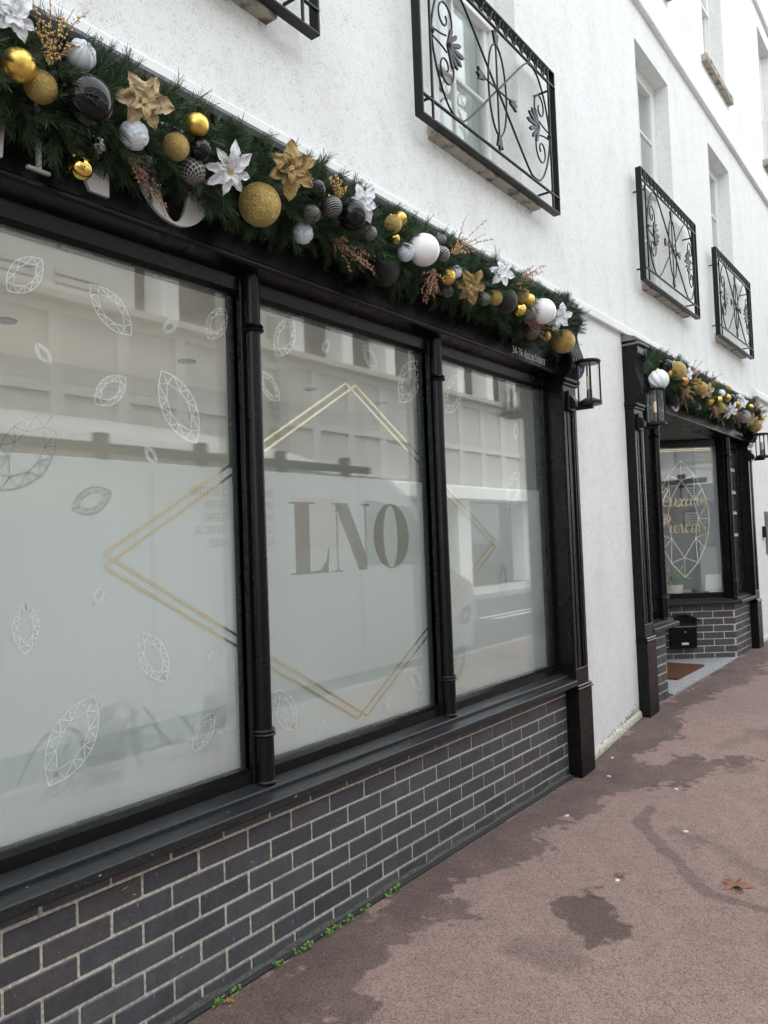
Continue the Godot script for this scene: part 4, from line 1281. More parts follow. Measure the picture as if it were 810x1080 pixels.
func building() -> void:
	var t := thing("white_building", "white roughcast building with iron balconies and sash windows above the shopfronts", "building")
	var holes := [[-0.53, 3.879, -1.0, 3.088], [4.991, 9.069, -1.0, 3.088]]
	for w in WINDOWS:
		holes.append([w[0] - 0.47, w[0] + 0.47, 3.67, 5.83])
		holes.append([w[1] - 0.47, w[1] + 0.47, 6.80, 8.83])
	var s := Shape.new()
	pierced(s, -6.0, 22.0, -0.3, 11.5, -0.28, 0.0, holes)
	part(t, "wall", s, M.white_render_wall)
	for w in WINDOWS:
		sash_window(t, w[0], 3.67, 5.83)
		sash_window(t, w[1], 6.80, 8.83)
	# bands
	s = Shape.new()
	s.sweep(PackedVector2Array([Vector2(-0.02, 3.092), Vector2(0.030, 3.092), Vector2(0.034, 3.098), Vector2(0.034, 3.150), Vector2(0.028, 3.158), Vector2(-0.02, 3.168)]), -6.0, 9.35)
	part(t, "drip_band", s, M.white_render)
	s = Shape.new()
	s.sweep(PackedVector2Array([Vector2(-0.02, 3.20), Vector2(0.040, 3.20), Vector2(0.045, 3.21), Vector2(0.045, 3.27), Vector2(0.02, 3.30), Vector2(-0.02, 3.30)]), 9.62, 22.0)
	part(t, "drip_band", s, M.white_render)
	for y in [[6.16, 6.56], [9.08, 9.36]]:
		s = Shape.new()
		s.sweep(PackedVector2Array([Vector2(-0.02, y[0]), Vector2(0.045, y[0]), Vector2(0.050, y[0] + 0.012), Vector2(0.040, y[1] - 0.01), Vector2(-0.02, y[1])]), -6.0, 22.0)
		part(t, "string_course", s, M.white_render)
	# weathered plinth strip at the foot of the bare wall
	for e in [[3.882, 4.988], [9.072, 14.0]]:
		s = Shape.new()
		s.surf(24, 6, func(u: float, q: float) -> Vector3:
			var x: float = lerp(e[0], e[1], u)
			var g := ground_height(x, 0.02)
			var pr := [Vector2(-0.01, 0.056), Vector2(0.004, 0.050), Vector2(0.012, 0.043), Vector2(0.018, 0.036), Vector2(0.021, 0.025), Vector2(0.022, 0.0), Vector2(0.022, -0.05)]
			var k: Vector2 = pr[roundi(q * 6.0)]
			return Vector3(x, g + k.y, k.x), 1.0)
		part(t, "plinth", s, M.plinth)
	# moss in the joint above the plinth
	var ms := Shape.new()
	for k in 420:
		var x := rng.randf_range(4.15, 4.985)
		var dense := smoothstep(4.45, 4.9, x)
		if rng.randf() > 0.2 + 0.8 * dense: continue
		var g := ground_height(x, 0.02) + 0.048 + absf(rng.randfn(0.0, 0.012 + 0.016 * dense))
		var r := rng.randf_range(0.002, 0.0065)
		var c := Vector3(x, g, 0.003)
		ms.flat(c + Vector3(-r, -r * 0.5, 0), c + Vector3(r, -r * 0.5, 0.002), c + Vector3(0, r, 0.004), Vector3(0, 0, 1))
	var mo := part(t, "moss", ms, M.moss)
	mo.set_meta("kind", "stuff")
	# dirt the rain has carried down from the sills
	var dirt := Shape.new()
	for w in WINDOWS:
		for q in [[w[0], 3.585], [w[1], 6.70]]:
			for e in 26:
				var run: float = q[0] + rng.randf_range(-0.6, 0.6)
				var fall := rng.randf_range(0.05, 0.32)
				for k in 9:
					var f := rng.randf()
					var c := Vector3(run + rng.randfn(0.0, 0.006), q[1] - 0.01 - fall * f * f, 0.0022)
					if c.y < 3.18 or (c.y < 6.58 and c.y > 6.14): continue
					var r := rng.randf_range(0.0012, 0.0042) * (1.1 - f)
					dirt.flat(c + Vector3(-r, 0, 0), c + Vector3(r * 0.8, r * 0.6, 0), c + Vector3(0, -r * rng.randf_range(1.0, 3.5), 0), Vector3(0, 0, 1))
					dirt.flat(c + Vector3(-r, 0, 0), c + Vector3(r * 0.8, r * 0.6, 0), c + Vector3(-r * 0.2, r, 0), Vector3(0, 0, 1))
	part(t, "rain_dirt", dirt, M.rain_dirt).set_meta("kind", "stuff")
	# closing walls and roof so that no daylight leaks in from behind
	part(t, "roof", boxed(Vector3(-6, 11.5, -9), Vector3(22, 11.7, 0.1)), M.lead_grey)
	part(t, "rear_wall", boxed(Vector3(-6, -0.3, -9), Vector3(22, 11.5, -8.8)), M.white_render)
	part(t, "gable_wall", boxed(Vector3(-6.2, -0.3, -9), Vector3(-6.0, 11.5, 0)), M.white_render)
	part(t, "gable_wall", boxed(Vector3(22, -0.3, -9), Vector3(22.2, 11.5, 0)), M.white_render)
	# intercom beside the far entrance
	var box := thing("intercom_panel", "grey intercom panel on the white wall at the far edge", "intercom")
	part(box, "backplate", boxed(Vector3(9.92, 1.22, 0.001), Vector3(10.14, 1.76, 0.02), 0.004), M.lead_grey)
	part(box, "bracket", boxed(Vector3(9.74, 1.43, 0.001), Vector3(9.86, 1.57, 0.05), 0.004), M.black_iron)
	part(box, "speaker_grille", boxed(Vector3(9.96, 1.55, 0.02), Vector3(10.10, 1.72, 0.024), 0.002), M.black_iron)

# ---------- balcony railings ----------
func catmull(pts: Array, steps := 8) -> Array:
	var out := []
	for i in pts.size() - 1:
		var p0: Vector3 = pts[maxi(i - 1, 0)]
		var p3: Vector3 = pts[mini(i + 2, pts.size() - 1)]
		for k in steps: out.append(pts[i].cubic_interpolate(pts[i + 1], p0, p3, float(k) / steps))
	out.append(pts[-1])
	return out

func v3(a: Array, z := 0.0) -> Array:
	var o := []
	for i in range(0, a.size(), 2): o.append(Vector3(a[i], a[i + 1], z))
	return o

func make_balcony() -> Node3D:
	var t := thing("balcony_railing", "", "balcony", "iron balcony railings on the white wall")
	var hw := 0.80
	var h := 0.94
	var s := Shape.new()
	s.box(Vector3(-hw, 0, 0.057), Vector3(hw, 0.012, 0.107), 0.002)
	s.box(Vector3(-hw, h - 0.012, 0.057), Vector3(hw, h, 0.107), 0.002)
	s.box(Vector3(-hw, 0.012, 0.057), Vector3(-hw + 0.012, h - 0.012, 0.107), 0.002)
	s.box(Vector3(hw - 0.012, 0.012, 0.057), Vector3(hw, h - 0.012, 0.107), 0.002)
	part(t, "frame", s, M.black_iron)
	for y in [0.105, 0.835]:
		s = Shape.new()
		s.box(Vector3(-hw, y - 0.006, 0.094), Vector3(hw, y + 0.006, 0.109), 0.002)
		part(t, "rail", s, M.black_iron)
	for x in [-0.70, 0.70]:
		s = Shape.new()
		s.box(Vector3(x - 0.006, 0.012, 0.095), Vector3(x + 0.006, h - 0.012, 0.1075), 0.002)
		part(t, "upright", s, M.black_iron)
		for y in [0.125, 0.78]:
			s = Shape.new()
			s.box(Vector3(x - 0.006, y - 0.006, -0.02), Vector3(x + 0.006, y + 0.006, 0.095), 0.002)
			part(t, "wall_stay", s, M.black_iron)
	var zc := 0.101
	# wave of S-scrolls below the top bar
	for k in 15:
		var x := -0.74 + k * 0.0985
		s = Shape.new()
		s.tube(catmull(v3([x, 0.845, x + 0.012, 0.895, x + 0.035, 0.922, x + 0.056, 0.905, x + 0.05, 0.885, x + 0.07, 0.862, x + 0.10, 0.846], zc), 5), 0.0045, -1, 6)
		part(t, "scroll", s, M.black_iron)
	var cy := 0.47
	# bow of two crossing bars with rounded ends
	for sx in [1.0, -1.0]:
		s = Shape.new()
		var pts := []
		for q in [[-0.0, 0.0], [0.34, 0.305], [0.44, 0.352], [0.54, 0.325], [0.635, 0.19], [0.682, 0.0], [0.635, -0.19], [0.54, -0.325], [0.44, -0.352], [0.34, -0.305], [0.0, 0.0]]: pts.append(Vector3(q[0] * sx, cy + q[1], zc + 0.003 * sx))
		s.tube(catmull(pts, 6), 0.0062, -1, 6)
		part(t, "bow_bar", s, M.black_iron)
	s = Shape.new()
	var ov := []
	for k in 41: ov.append(Vector3(0.105 * cos(TAU * k / 40.0), cy + 0.265 * sin(TAU * k / 40.0), zc))
	s.tube(ov, 0.0058, -1, 6, false)
	part(t, "oval", s, M.black_iron)
	s = Shape.new()
	s.tube([Vector3(0, 0.105, zc), Vector3(0, 0.835, zc)], 0.0055, -1, 6)
	part(t, "spindle", s, M.black_iron)
	s = Shape.new()
	s.tube([Vector3(-0.17, cy, zc + 0.004), Vector3(0.17, cy, zc + 0.004)], 0.0055, -1, 6)
	part(t, "spindle", s, M.black_iron)
	# bell-shaped finials at the four ends of the oval
	for q in [[0.0, 0.30, 0.0], [0.0, -0.30, PI], [-0.19, 0.0, PI / 2], [0.19, 0.0, -PI / 2]]:
		s = Shape.new()
		s.t = Transform3D(Basis(Vector3(0, 0, 1), q[2]), Vector3(q[0], cy + q[1], zc))
		s.slab(PackedVector2Array([Vector2(-0.012, -0.04), Vector2(0.012, -0.04), Vector2(0.022, 0.0), Vector2(0.034, 0.035), Vector2(0.014, 0.024), Vector2(0, 0.048), Vector2(-0.014, 0.024), Vector2(-0.034, 0.035), Vector2(-0.022, 0.0)]), -0.007, 0.007)
		part(t, "finial", s, M.black_iron)
	# palmettes with pairs of C-scrolls at both sides
	for sx in [-1.0, 1.0]:
		s = Shape.new()
		for sy in [-1.0, 1.0]:
			var sp := []
			for k in 34:
				var a := float(k) / 33.0
				var r: float = lerp(0.020, 0.108, pow(a, 0.9))
				var f := lerpf(-1.2 * PI, 1.35 * PI, a)
				sp.append(Vector3(sx * (0.560 + r * cos(f) * 0.78), cy + sy * (0.135 + r * sin(f) * 0.95), zc))
			s.tube(sp, 0.0052, -1, 6)
			s.tube(catmull([Vector3(sx * 0.69, cy + sy * 0.02, zc), Vector3(sx * 0.60, cy + sy * 0.03, zc), Vector3(sx * 0.545, cy + sy * 0.045, zc)], 5), 0.005, -1, 6)
		s.t = Transform3D(Basis(), Vector3(sx * 0.685, cy, zc))
		s.lathe([Vector2(0, -0.016), Vector2(0.012, -0.011), Vector2(0.016, 0), Vector2(0.012, 0.011), Vector2(0, 0.016)], 10)
		s.t = Transform3D()
		part(t, "scroll_pair", s, M.black_iron)
		s = Shape.new()
		for k in 7:
			var f := deg_to_rad(-66.0 + k * 22.0)
			s.t = Transform3D(Basis(Vector3(0, 0, 1), (PI / 2 if sx > 0 else -PI / 2) + f), Vector3(sx * 0.535, cy, zc))
			var ln := 0.165 - 0.05 * absf(sin(f))
			s.slab(PackedVector2Array([Vector2(-0.005, 0), Vector2(0.005, 0), Vector2(0.011, ln * 0.6), Vector2(0.012, ln * 0.85), Vector2(0.0, ln), Vector2(-0.012, ln * 0.85), Vector2(-0.011, ln * 0.6)]), -0.006, 0.006)
		part(t, "palmette", s, M.black_iron)
	return t

# ---------- lanterns ----------
func lantern(x: float, y: float, label: String) -> void:
	var t := thing("wall_lantern", label, "lantern", "black wall lanterns on the pilasters", Vector3(x, y, 0.071))
	var zc := 0.135
	var s := Shape.new()
	s.box(Vector3(-0.055, -0.03, 0.0), Vector3(0.055, 0.10, 0.018), 0.004)
	s.sweep(PackedVector2Array([Vector2(0.018, -0.01), Vector2(0.05, -0.012), Vector2(0.05, 0.03), Vector2(0.018, 0.075)]), -0.03, 0.03)
	part(t, "wall_plate", s, M.black_iron)
	part(t, "arm", boxed(Vector3(-0.016, -0.028, 0.04), Vector3(0.016, -0.004, zc + 0.02), 0.003), M.black_iron)
	s = Shape.new()
	s.t.origin = Vector3(0, 0, zc)
	s.lathe([Vector2(0, -0.004), Vector2(0.074, -0.004), Vector2(0.077, 0.0), Vector2(0.077, 0.016), Vector2(0.07, 0.020), Vector2(0.066, 0.022), Vector2(0.03, 0.04), Vector2(0.022, 0.044), Vector2(0, 0.044)], 28)
	part(t, "base_tray", s, M.black_iron)
	s = Shape.new()
	s.t.origin = Vector3(0, 0, zc)
	s.lathe([Vector2(0, 0.262), Vector2(0.07, 0.262), Vector2(0.078, 0.268), Vector2(0.080, 0.276), Vector2(0.074, 0.284), Vector2(0, 0.290)], 28)
	part(t, "top_cap", s, M.black_iron)
	for k in 4:
		var a := PI / 4 + k * PI / 2 + 0.28
		s = Shape.new()
		s.t = Transform3D(Basis(Vector3.UP, -a), Vector3(0, 0, zc))
		s.box(Vector3(0.064, 0.018, -0.0065), Vector3(0.074, 0.264, 0.0065), 0.002)
		part(t, "bar", s, M.black_iron)
	s = Shape.new()
	s.t.origin = Vector3(0, 0, zc)
	s.lathe([Vector2(0.060, 0.022), Vector2(0.060, 0.262)], 32)
	part(t, "glass_cylinder", s, M.pane)
	s = Shape.new()
	s.t.origin = Vector3(0, 0, zc)
	s.lathe([Vector2(0, 0.04), Vector2(0.018, 0.04), Vector2(0.018, 0.09), Vector2(0.014, 0.094), Vector2(0, 0.094)], 20)
	part(t, "lamp_holder", s, M.black_iron)
	s = Shape.new()
	s.t.origin = Vector3(0, 0, zc)
	s.lathe([Vector2(0.012, 0.094), Vector2(0.016, 0.102), Vector2(0.0165, 0.165), Vector2(0.013, 0.178), Vector2(0.006, 0.184), Vector2(0, 0.185)], 20)
	part(t, "lamp_bulb", s, M.bulb)

# ---------- garlands ----------
func tuft(seed_: int) -> ArrayMesh:
	var r := RandomNumberGenerator.new()
	r.seed = seed_
	var s := Shape.new()
	for k in 58:
		var f := pow(r.randf(), 0.8)
		var a := r.randf() * TAU
		var root := Vector3(0, 0.012 + f * 0.088, 0)
		var out := Vector3(cos(a), 0, sin(a))
		var tilt: float = lerp(0.95, 0.30, f) + r.randf_range(-0.12, 0.12)
		var d := (out * sin(tilt) + Vector3.UP * cos(tilt)).normalized()
		var ln: float = r.randf_range(0.026, 0.042)
		var sd := d.cross(out.cross(Vector3.UP) + Vector3(r.randf_range(-1, 1), r.randf_range(-1, 1), r.randf_range(-1, 1))).normalized() * 0.0011
		var nn := d.cross(sd).normalized()
		var tip := root + d * ln
		s.tri(root - sd * 0.8, root + sd * 0.8, tip + sd * 0.5, nn, nn, nn)
		s.tri(root - sd * 0.8, tip + sd * 0.5, tip - sd * 0.5, nn, nn, nn)
	s.tube([Vector3(0, 0, 0), Vector3(0, 0.10, 0)], 0.0018, 0.0008, 4, false)
	return s.mesh()

func garland(label: String, x0: float, x1: float, count: int, seed_: int) -> void:
	var t := thing("garland", label, "garland", "", Vector3(0, 0, 0))
	var wob := noise(0.6, seed_, 2)
	var core := []
	for k in 41:
		var x: float = lerp(x0, x1, k / 40.0)
		core.append(Vector3(x, 2.835 + 0.02 * wob.get_noise_1d(x * 3.0), 0.118))
	var s := Shape.new()
	s.tube(core, 0.052, -1, 10)
	part(t, "core", s, M.garland_core)
	var r := RandomNumberGenerator.new()
	r.seed = seed_
	for variant in 3:
		var mm := MultiMesh.new()
		mm.transform_format = MultiMesh.TRANSFORM_3D
		mm.use_colors = true
		mm.mesh = tuft(seed_ * 7 + variant)
		mm.instance_count = count / 3
		for k in count / 3:
			var x := r.randf_range(x0 - 0.02, x1 + 0.02)
			var a := r.randf_range(-0.80, 0.74) * PI
			var rad := Vector3(0, sin(a), cos(a))
			var big := 1.0 + 0.30 * wob.get_noise_2d(x * 4.0, a * 0.4)
			var at := Vector3(x, 2.835 + 0.02 * wob.get_noise_1d(x * 3.0), 0.118) + Vector3(0, rad.y, maxf(rad.z, -0.62)) * r.randf_range(0.02, 0.092)
			var dir := (rad * r.randf_range(0.75, 1.1) + Vector3(r.randf_range(-0.9, 0.9), r.randf_range(-0.30, 0.18), 0.18)).normalized()
			if at.z < 0.03: dir.z = maxf(dir.z, 0.1)
			var side := dir.cross(Vector3(0.3, 0.2, 0.9)).normalized()
			var b := Basis(side, dir, side.cross(dir)).rotated(dir, r.randf() * TAU)
			mm.set_instance_transform(k, Transform3D(b.scaled(Vector3.ONE * big * r.randf_range(0.76, 1.12)), at))
			var g := r.randf()
			var c := Color(0.026, 0.056, 0.026).lerp(Color(0.046, 0.088, 0.030), g)
			mm.set_instance_color(k, c)
		var o := MultiMeshInstance3D.new()
		o.name = "fir_twigs"
		o.multimesh = mm
		o.material_override = M.needles
		o.set_meta("kind", "stuff")
		t.add_child(o, true)

var ball_meshes := {}
func ball_mesh(kind: String) -> ArrayMesh:
	var form := kind if kind in ["fold_white", "zigzag_white", "swirl_white"] else "plain"
	if ball_meshes.has(form): return ball_meshes[form]
	var s := Shape.new()
	var shape := func(u: float, q: float) -> Vector3:
		var th := PI * clampf(q, 0.0005, 0.9995)
		var ph := TAU * u
		var r := 1.0
		var edge := sin(th)
		if form == "fold_white": r = 1.0 - 0.085 * absf(fposmod(ph * 10.0 / TAU, 1.0) - 0.5) * 2.0 * pow(edge, 0.5)
		elif form == "zigzag_white":
			var zig := absf(fposmod(th * 5.0 / PI, 1.0) - 0.5) * 2.0
			r = 1.0 - 0.075 * absf(fposmod(ph * 9.0 / TAU + zig * 0.5, 1.0) - 0.5) * 2.0 * pow(edge, 0.4)
		elif form == "swirl_white": r = 1.0 - 0.10 * pow(absf(fposmod(ph * 8.0 / TAU + th * 0.55, 1.0) - 0.5) * 2.0, 1.6) * pow(edge, 0.5)
		return Vector3(sin(th) * cos(ph), cos(th), sin(th) * sin(ph)) * r
	var fine := form != "plain"
	s.surf(100 if fine else 40, 50 if fine else 24, shape, -1.0)
	ball_meshes[form] = s.mesh()
	return ball_meshes[form]

var cap_mesh: ArrayMesh
func bauble(d: Array, group: String) -> void:
	var kind: String = d[0]
	var r: float = d[4]
	var t := thing("bauble", d[5], "bauble", group, Vector3(d[1], d[2], d[3]))
	if cap_mesh == null:
		var s := Shape.new()
		s.lathe([Vector2(0.20, 0.96), Vector2(0.20, 1.12), Vector2(0.17, 1.14), Vector2(0, 1.14)], 14)
		var ring := []
		for k in 13: ring.append(Vector3(0.09 * cos(TAU * k / 12.0), 1.22 + 0.09 * sin(TAU * k / 12.0), 0))
		s.tube(ring, 0.018, -1, 5, false)
		cap_mesh = s.mesh()
	var local := RandomNumberGenerator.new()
	local.seed = hash(d[5])
	var up := Vector3(local.randf_range(-0.6, 0.6), 0.8, local.randf_range(-0.9, -0.2)).normalized()
	if kind == "fold_white": up = Vector3(-0.25, 0.2, 0.95).normalized()
	if kind in ["swirl_white", "zigzag_white"]: up = Vector3(0.25, 0.95, -0.15).normalized()
	if kind in ["stripe_black", "net_black"]: up = Vector3(local.randf_range(-0.5, 0.5), 0.8, -0.2).normalized()
	var side := up.cross(Vector3(0, 0.2, 1)).normalized()
	var b := Basis(side, up, side.cross(up)).rotated(up, local.randf() * TAU)
	var o := part(t, "ball", ball_mesh(kind), M[kind])
	o.transform = Transform3D(b.scaled(Vector3.ONE * r), Vector3.ZERO)
	if kind != "fold_white":
		var c := part(t, "cap", cap_mesh, M.shiny_gold if not kind in ["silver", "net_white", "gloss_white"] else M.silver)
		c.transform = o.transform

var petal_meshes := {}
func petal_mesh(slim: bool, kind: int) -> ArrayMesh:
	var key := [slim, kind]
	if not petal_meshes.has(key):
		var s := Shape.new()
		var r := RandomNumberGenerator.new()
		r.seed = 5 + kind
		var twist := r.randf_range(-0.25, 0.25)
		var droop := r.randf_range(0.10, 0.34)
		s.surf(14, 8, func(u: float, q: float) -> Vector3:
			var w: float = (0.20 if slim else 0.29) * pow(sin(PI * pow(clampf(u, 0.001, 0.999), 0.86)), 0.85) * (1.0 + 0.13 * sin(u * 17.0 + kind) + 0.06 * sin(u * 41.0))
			var k := q * 2.0 - 1.0
			return Vector3(k * w + twist * u * u * 0.3, 0.05 + u * 0.95, 0.10 * absf(k) * sin(PI * u) - droop * u * u + 0.14 * u + 0.035 * sin(k * 5.0 + u * 9.0 + kind) + 0.05 * sin(u * 7.0 + kind * 2.0)), 1.0)
		petal_meshes[key] = s.mesh()
	return petal_meshes[key]

func flower(d: Array, group: String) -> void:
	var kind: String = d[0]
	var r: float = d[4]
	var at := Vector3(d[1], d[2], d[3])
	var t := thing("poinsettia", d[5], "flower", group, at)
	var local := RandomNumberGenerator.new()
	local.seed = hash(d[5])
	var out := (Vector3(-1.1, 1.5, 2.1) - at).normalized() * 0.75 + Vector3(0, (d[2] - 2.82) * 4.0, 0.55)
	out = out.normalized()
	var side := Vector3.UP.cross(out).normalized()
	var face := Basis(side, out.cross(side), out)
	var m: Material = M["petal_" + kind]
	var slim := kind == "lace"
	var n := 8 if slim else 6
	var start := local.randf() * TAU
	for k in n:
		var o := part(t, "petal", petal_mesh(slim, local.randi() % 4), m)
		var sc := r * 1.05 * local.randf_range(0.82, 1.06)
		if d[5].begins_with("tall gold") and k == 0: sc *= 1.25
		var ang := start + TAU * k / n + local.randf_range(-0.15, 0.15)
		if d[5].begins_with("tall gold"): ang = PI + TAU * k / n
		o.transform = Transform3D(face * Basis(Vector3(0, 0, 1), ang) * Basis(Vector3(1, 0, 0), local.randf_range(0.0, 0.25)) * Basis.from_scale(Vector3.ONE * sc), Vector3.ZERO)
	for k in 5:
		var o := part(t, "petal", petal_mesh(slim, local.randi() % 4), m)
		o.transform = Transform3D(face * Basis(Vector3(0, 0, 1), start + TAU * (k + 0.5) / 5.0) * Basis(Vector3(1, 0, 0), 0.45) * Basis.from_scale(Vector3.ONE * r * 0.62), out * r * 0.06)
	var s := Shape.new()
	for k in 9:
		var a := TAU * k * 0.382
		s.t = Transform3D(Basis(), face * Vector3(cos(a), sin(a), 0) * r * 0.10 * sqrt(k / 9.0) + out * r * 0.14)
		s.surf(8, 5, func(u: float, q: float) -> Vector3: return Vector3(sin(PI * q) * cos(TAU * u), cos(PI * q), sin(PI * q) * sin(TAU * u)) * r * 0.052, -1.0)
	part(t, "flower_heart", s, M.berry_gold if kind != "white" else M.petal_white)

func spray(d: Array, group: String) -> void:
	var from := Vector3(d[1], d[2], d[3])
	var to := Vector3(d[4], d[5], d[6])
	var t := thing("berry_spray", d[7], "berry spray", group, from)
	var local := RandomNumberGenerator.new()
	local.seed = hash(d[7])
	var ax := to - from
	ax = ax.limit_length(0.22)
	var up := ax.y > 0.0
	var tw := Shape.new()
	var be := Shape.new()
	for k in 14:
		var spread := Vector3(local.randf_range(-1, 1), local.randf_range(-0.7, 0.7), local.randf_range(-0.5, 0.8)) * ax.length() * 0.40
		var ln := local.randf_range(0.45, 1.0)
		var pts := catmull([Vector3.ZERO, ax * 0.35 * ln + spread * 0.35, ax * 0.75 * ln + spread * 0.9 + Vector3(0, 0.008, 0), ax * ln + spread * 1.25 + Vector3(local.randf_range(-0.015, 0.015), local.randf_range(-0.01, 0.012), 0.0)], 6)
		tw.tube(pts, 0.0014, 0.0008, 4, false)
		for i in range(2, pts.size() - (7 if k % 3 == 0 else 2)):
			for e in 1 + (i + k) % 2:
				be.t.origin = pts[i] + Vector3(local.randf_range(-1, 1), local.randf_range(-1, 1), local.randf_range(-1, 1)) * 0.0055
				var rr := local.randf_range(0.0022, 0.0037)
				be.surf(6, 4, func(u: float, q: float) -> Vector3: return Vector3(sin(PI * q) * cos(TAU * u), cos(PI * q), sin(PI * q) * sin(TAU * u)) * rr, -1.0)
	part(t, "stem", tw, M.twig_brown)
	var o := part(t, "berry_clusters", be, M["berry_" + d[0]])
	o.set_meta("kind", "stuff")

# ---------- inside the shops ----------
func interiors() -> void:
	structure("shop_floor", boxed(Vector3(-0.6, 0.02, -1.9), Vector3(3.95, 0.10, -0.13)), M.floor_wood)
	structure("shop_ceiling", boxed(Vector3(-0.6, 2.552, -1.9), Vector3(3.95, 2.80, -0.125)), M.ceiling_paint)
	structure("shop_wall_back", boxed(Vector3(-0.6, 0.10, -1.9), Vector3(3.95, 2.552, -1.76)), M.wall_paint)
	structure("shop_wall_near", boxed(Vector3(-0.7, 0.02, -4.2), Vector3(-0.6, 2.80, -0.10)), M.wall_paint)
	structure("shop_wall_far", boxed(Vector3(3.95, 0.02, -4.2), Vector3(4.05, 2.80, -0.10)), M.wall_paint)
	# display bed and an unseen added screen behind the frosted panes
	var t := thing("display_bed", "white window bed with an unseen added screen behind the frosted panes", "display")
	part(t, "bed_board", boxed(Vector3(-0.3, 0.64, -1.05), Vector3(3.62, 0.672, -0.125), 0.003), M.display_white)
	part(t, "reflector", boxed(Vector3(-0.3, 0.672, -1.05), Vector3(2.05, 1.70, -1.03), 0.003), M.display_white)  # white board added to bounce light onto the back of the film
	for q in [[0.68, -1.20, "round downlight in the shop ceiling above the near pane"], [1.72, -1.25, "round downlight in the shop ceiling just before the first mullion"], [2.78, -1.30, "round downlight in the shop ceiling behind the gold diamond"], [3.55, -1.30, "round downlight in the shop ceiling nearest the far end"]]:
		var d := thing("ceiling_light", q[2], "downlight", "downlights in the shop ceiling", Vector3(q[0], 2.5515, q[1]))
		var s := Shape.new()
		s.lathe([Vector2(0.052, 0.0), Vector2(0.050, -0.006), Vector2(0.036, -0.008), Vector2(0.030, -0.002), Vector2(0.0, -0.0015)], 24)
		part(d, "ring", s, M.lamp_ring)
	# long-leaved plants on the bed, their leaves brushing the film
	for q in [[0.42, -0.20, 40, "arching long leaved plant pressed behind the near frosted pane"], [0.88, -0.21, 20, "long leaved plant behind the frosted pane beside the first mullion"], [3.05, -0.21, 18, "long leaved plant behind the farthest frosted pane"]]:
		var p := thing("potted_plant", q[3], "plant", "plants in the shop window", Vector3(q[0], 0.672, q[1]))
		var s := Shape.new()
		s.lathe([Vector2(0, 0), Vector2(0.055, 0), Vector2(0.075, 0.11), Vector2(0.070, 0.11), Vector2(0.066, 0.10), Vector2(0, 0.10)], 24)
		part(p, "pot", s, M.gloss_white)
		var local := RandomNumberGenerator.new()
		local.seed = int(q[0] * 1000)
		for k in q[2]:
			var a := local.randf_range(-PI * 0.95, PI * 0.25)
			var reach := local.randf_range(0.16, 0.48)
			var high := local.randf_range(0.06, 0.36)
			var out := Vector3(cos(a), 0, -sin(a))
			var leaf := Shape.new()
			leaf.surf(16, 2, func(u: float, w: float) -> Vector3:
				var c := Vector3(0, 0.10, 0) + out * reach * u + Vector3.UP * (high * 2.4 * u - (high * 2.4 + 0.02) * u * u * 0.9)
				c.z = minf(c.z, -0.109 - q[1])
				var side := out.cross(Vector3.UP) * 0.022 * (1.0 - pow(u, 3.0)) * (w * 2.0 - 1.0)
				return c + side * Vector3(1, 1, 0.2) + Vector3.UP * absf(w - 0.5) * 0.006, 1.0)
			part(p, "leaf", leaf, M.blade_green)
	# one leaf that stands up against the film
	# wooden trestle behind the farthest pane
	t = thing("wooden_trestle", "pale wooden trestle behind the farthest frosted pane", "trestle", "", Vector3(2.95, 0.672, -0.24))
	part(t, "beam", boxed(Vector3(-0.26, 0.78, -0.02), Vector3(0.20, 0.82, 0.02), 0.003), M.pale_wood)
	for q in [[-0.20, -0.32], [0.14, 0.16]]:
		for z in [-0.07, 0.09]:
			var s := Shape.new()
			s.tube([Vector3(q[0], 0.79, z * 0.1), Vector3(q[1], 0.0, z)], 0.014, -1, 8)
			part(t, "leg", s, M.pale_wood)
	added_lamp(Vector3(0.2, 0.10, -1.42), 0.050, "unseen lit lamp added inside the shop behind the near pane")
	added_lamp(Vector3(1.5, 0.10, -1.42), 0.045, "unseen lit lamp added inside the shop behind the middle pane")
	added_lamp(Vector3(8.9, 0.135, -2.2), 0.075, "unseen lit lamp added inside the piercing shop")
	# the second shop
	structure("salon_floor", boxed(Vector3(5.0, 0.02, -4.2), Vector3(9.75, 0.135, -0.13)), M.floor_wood)
	structure("salon_ceiling", boxed(Vector3(5.0, 2.70, -4.2), Vector3(9.75, 2.80, -0.13)), M.room_pale)
	structure("salon_wall_back", boxed(Vector3(5.0, 0.10, -4.3), Vector3(9.75, 2.70, -4.2)), M.room_grey)
	structure("salon_wall_far", boxed(Vector3(9.55, 0.10, -4.2), Vector3(9.65, 2.70, -0.10)), M.room_grey)
	structure("salon_wall_near", boxed(Vector3(4.90, 0.02, -4.2), Vector3(5.0, 2.80, -0.10)), M.room_pale)
	part(thing("wall_panel", "pale upright panel at the side of the angled display window", "panel"), "panel", boxed(Vector3(8.45, 0.86, -0.42), Vector3(8.47, 2.55, -0.14), 0.002), M.room_pale)
	t = thing("display_shelf", "dark shelf behind the angled shop window", "shelf")
	var sh := Shape.new()
	sh.slab(PackedVector2Array([Vector2(7.60, 0.92), Vector2(8.22, 0.10), Vector2(8.80, 0.14), Vector2(8.6, 1.0)]), -0.855, -0.825)
	part(t, "shelf_board", sh, M.black_paint).transform = Transform3D(Basis(Vector3(1, 0, 0), Vector3(0, 0, -1), Vector3(0, -1, 0)), Vector3.ZERO)
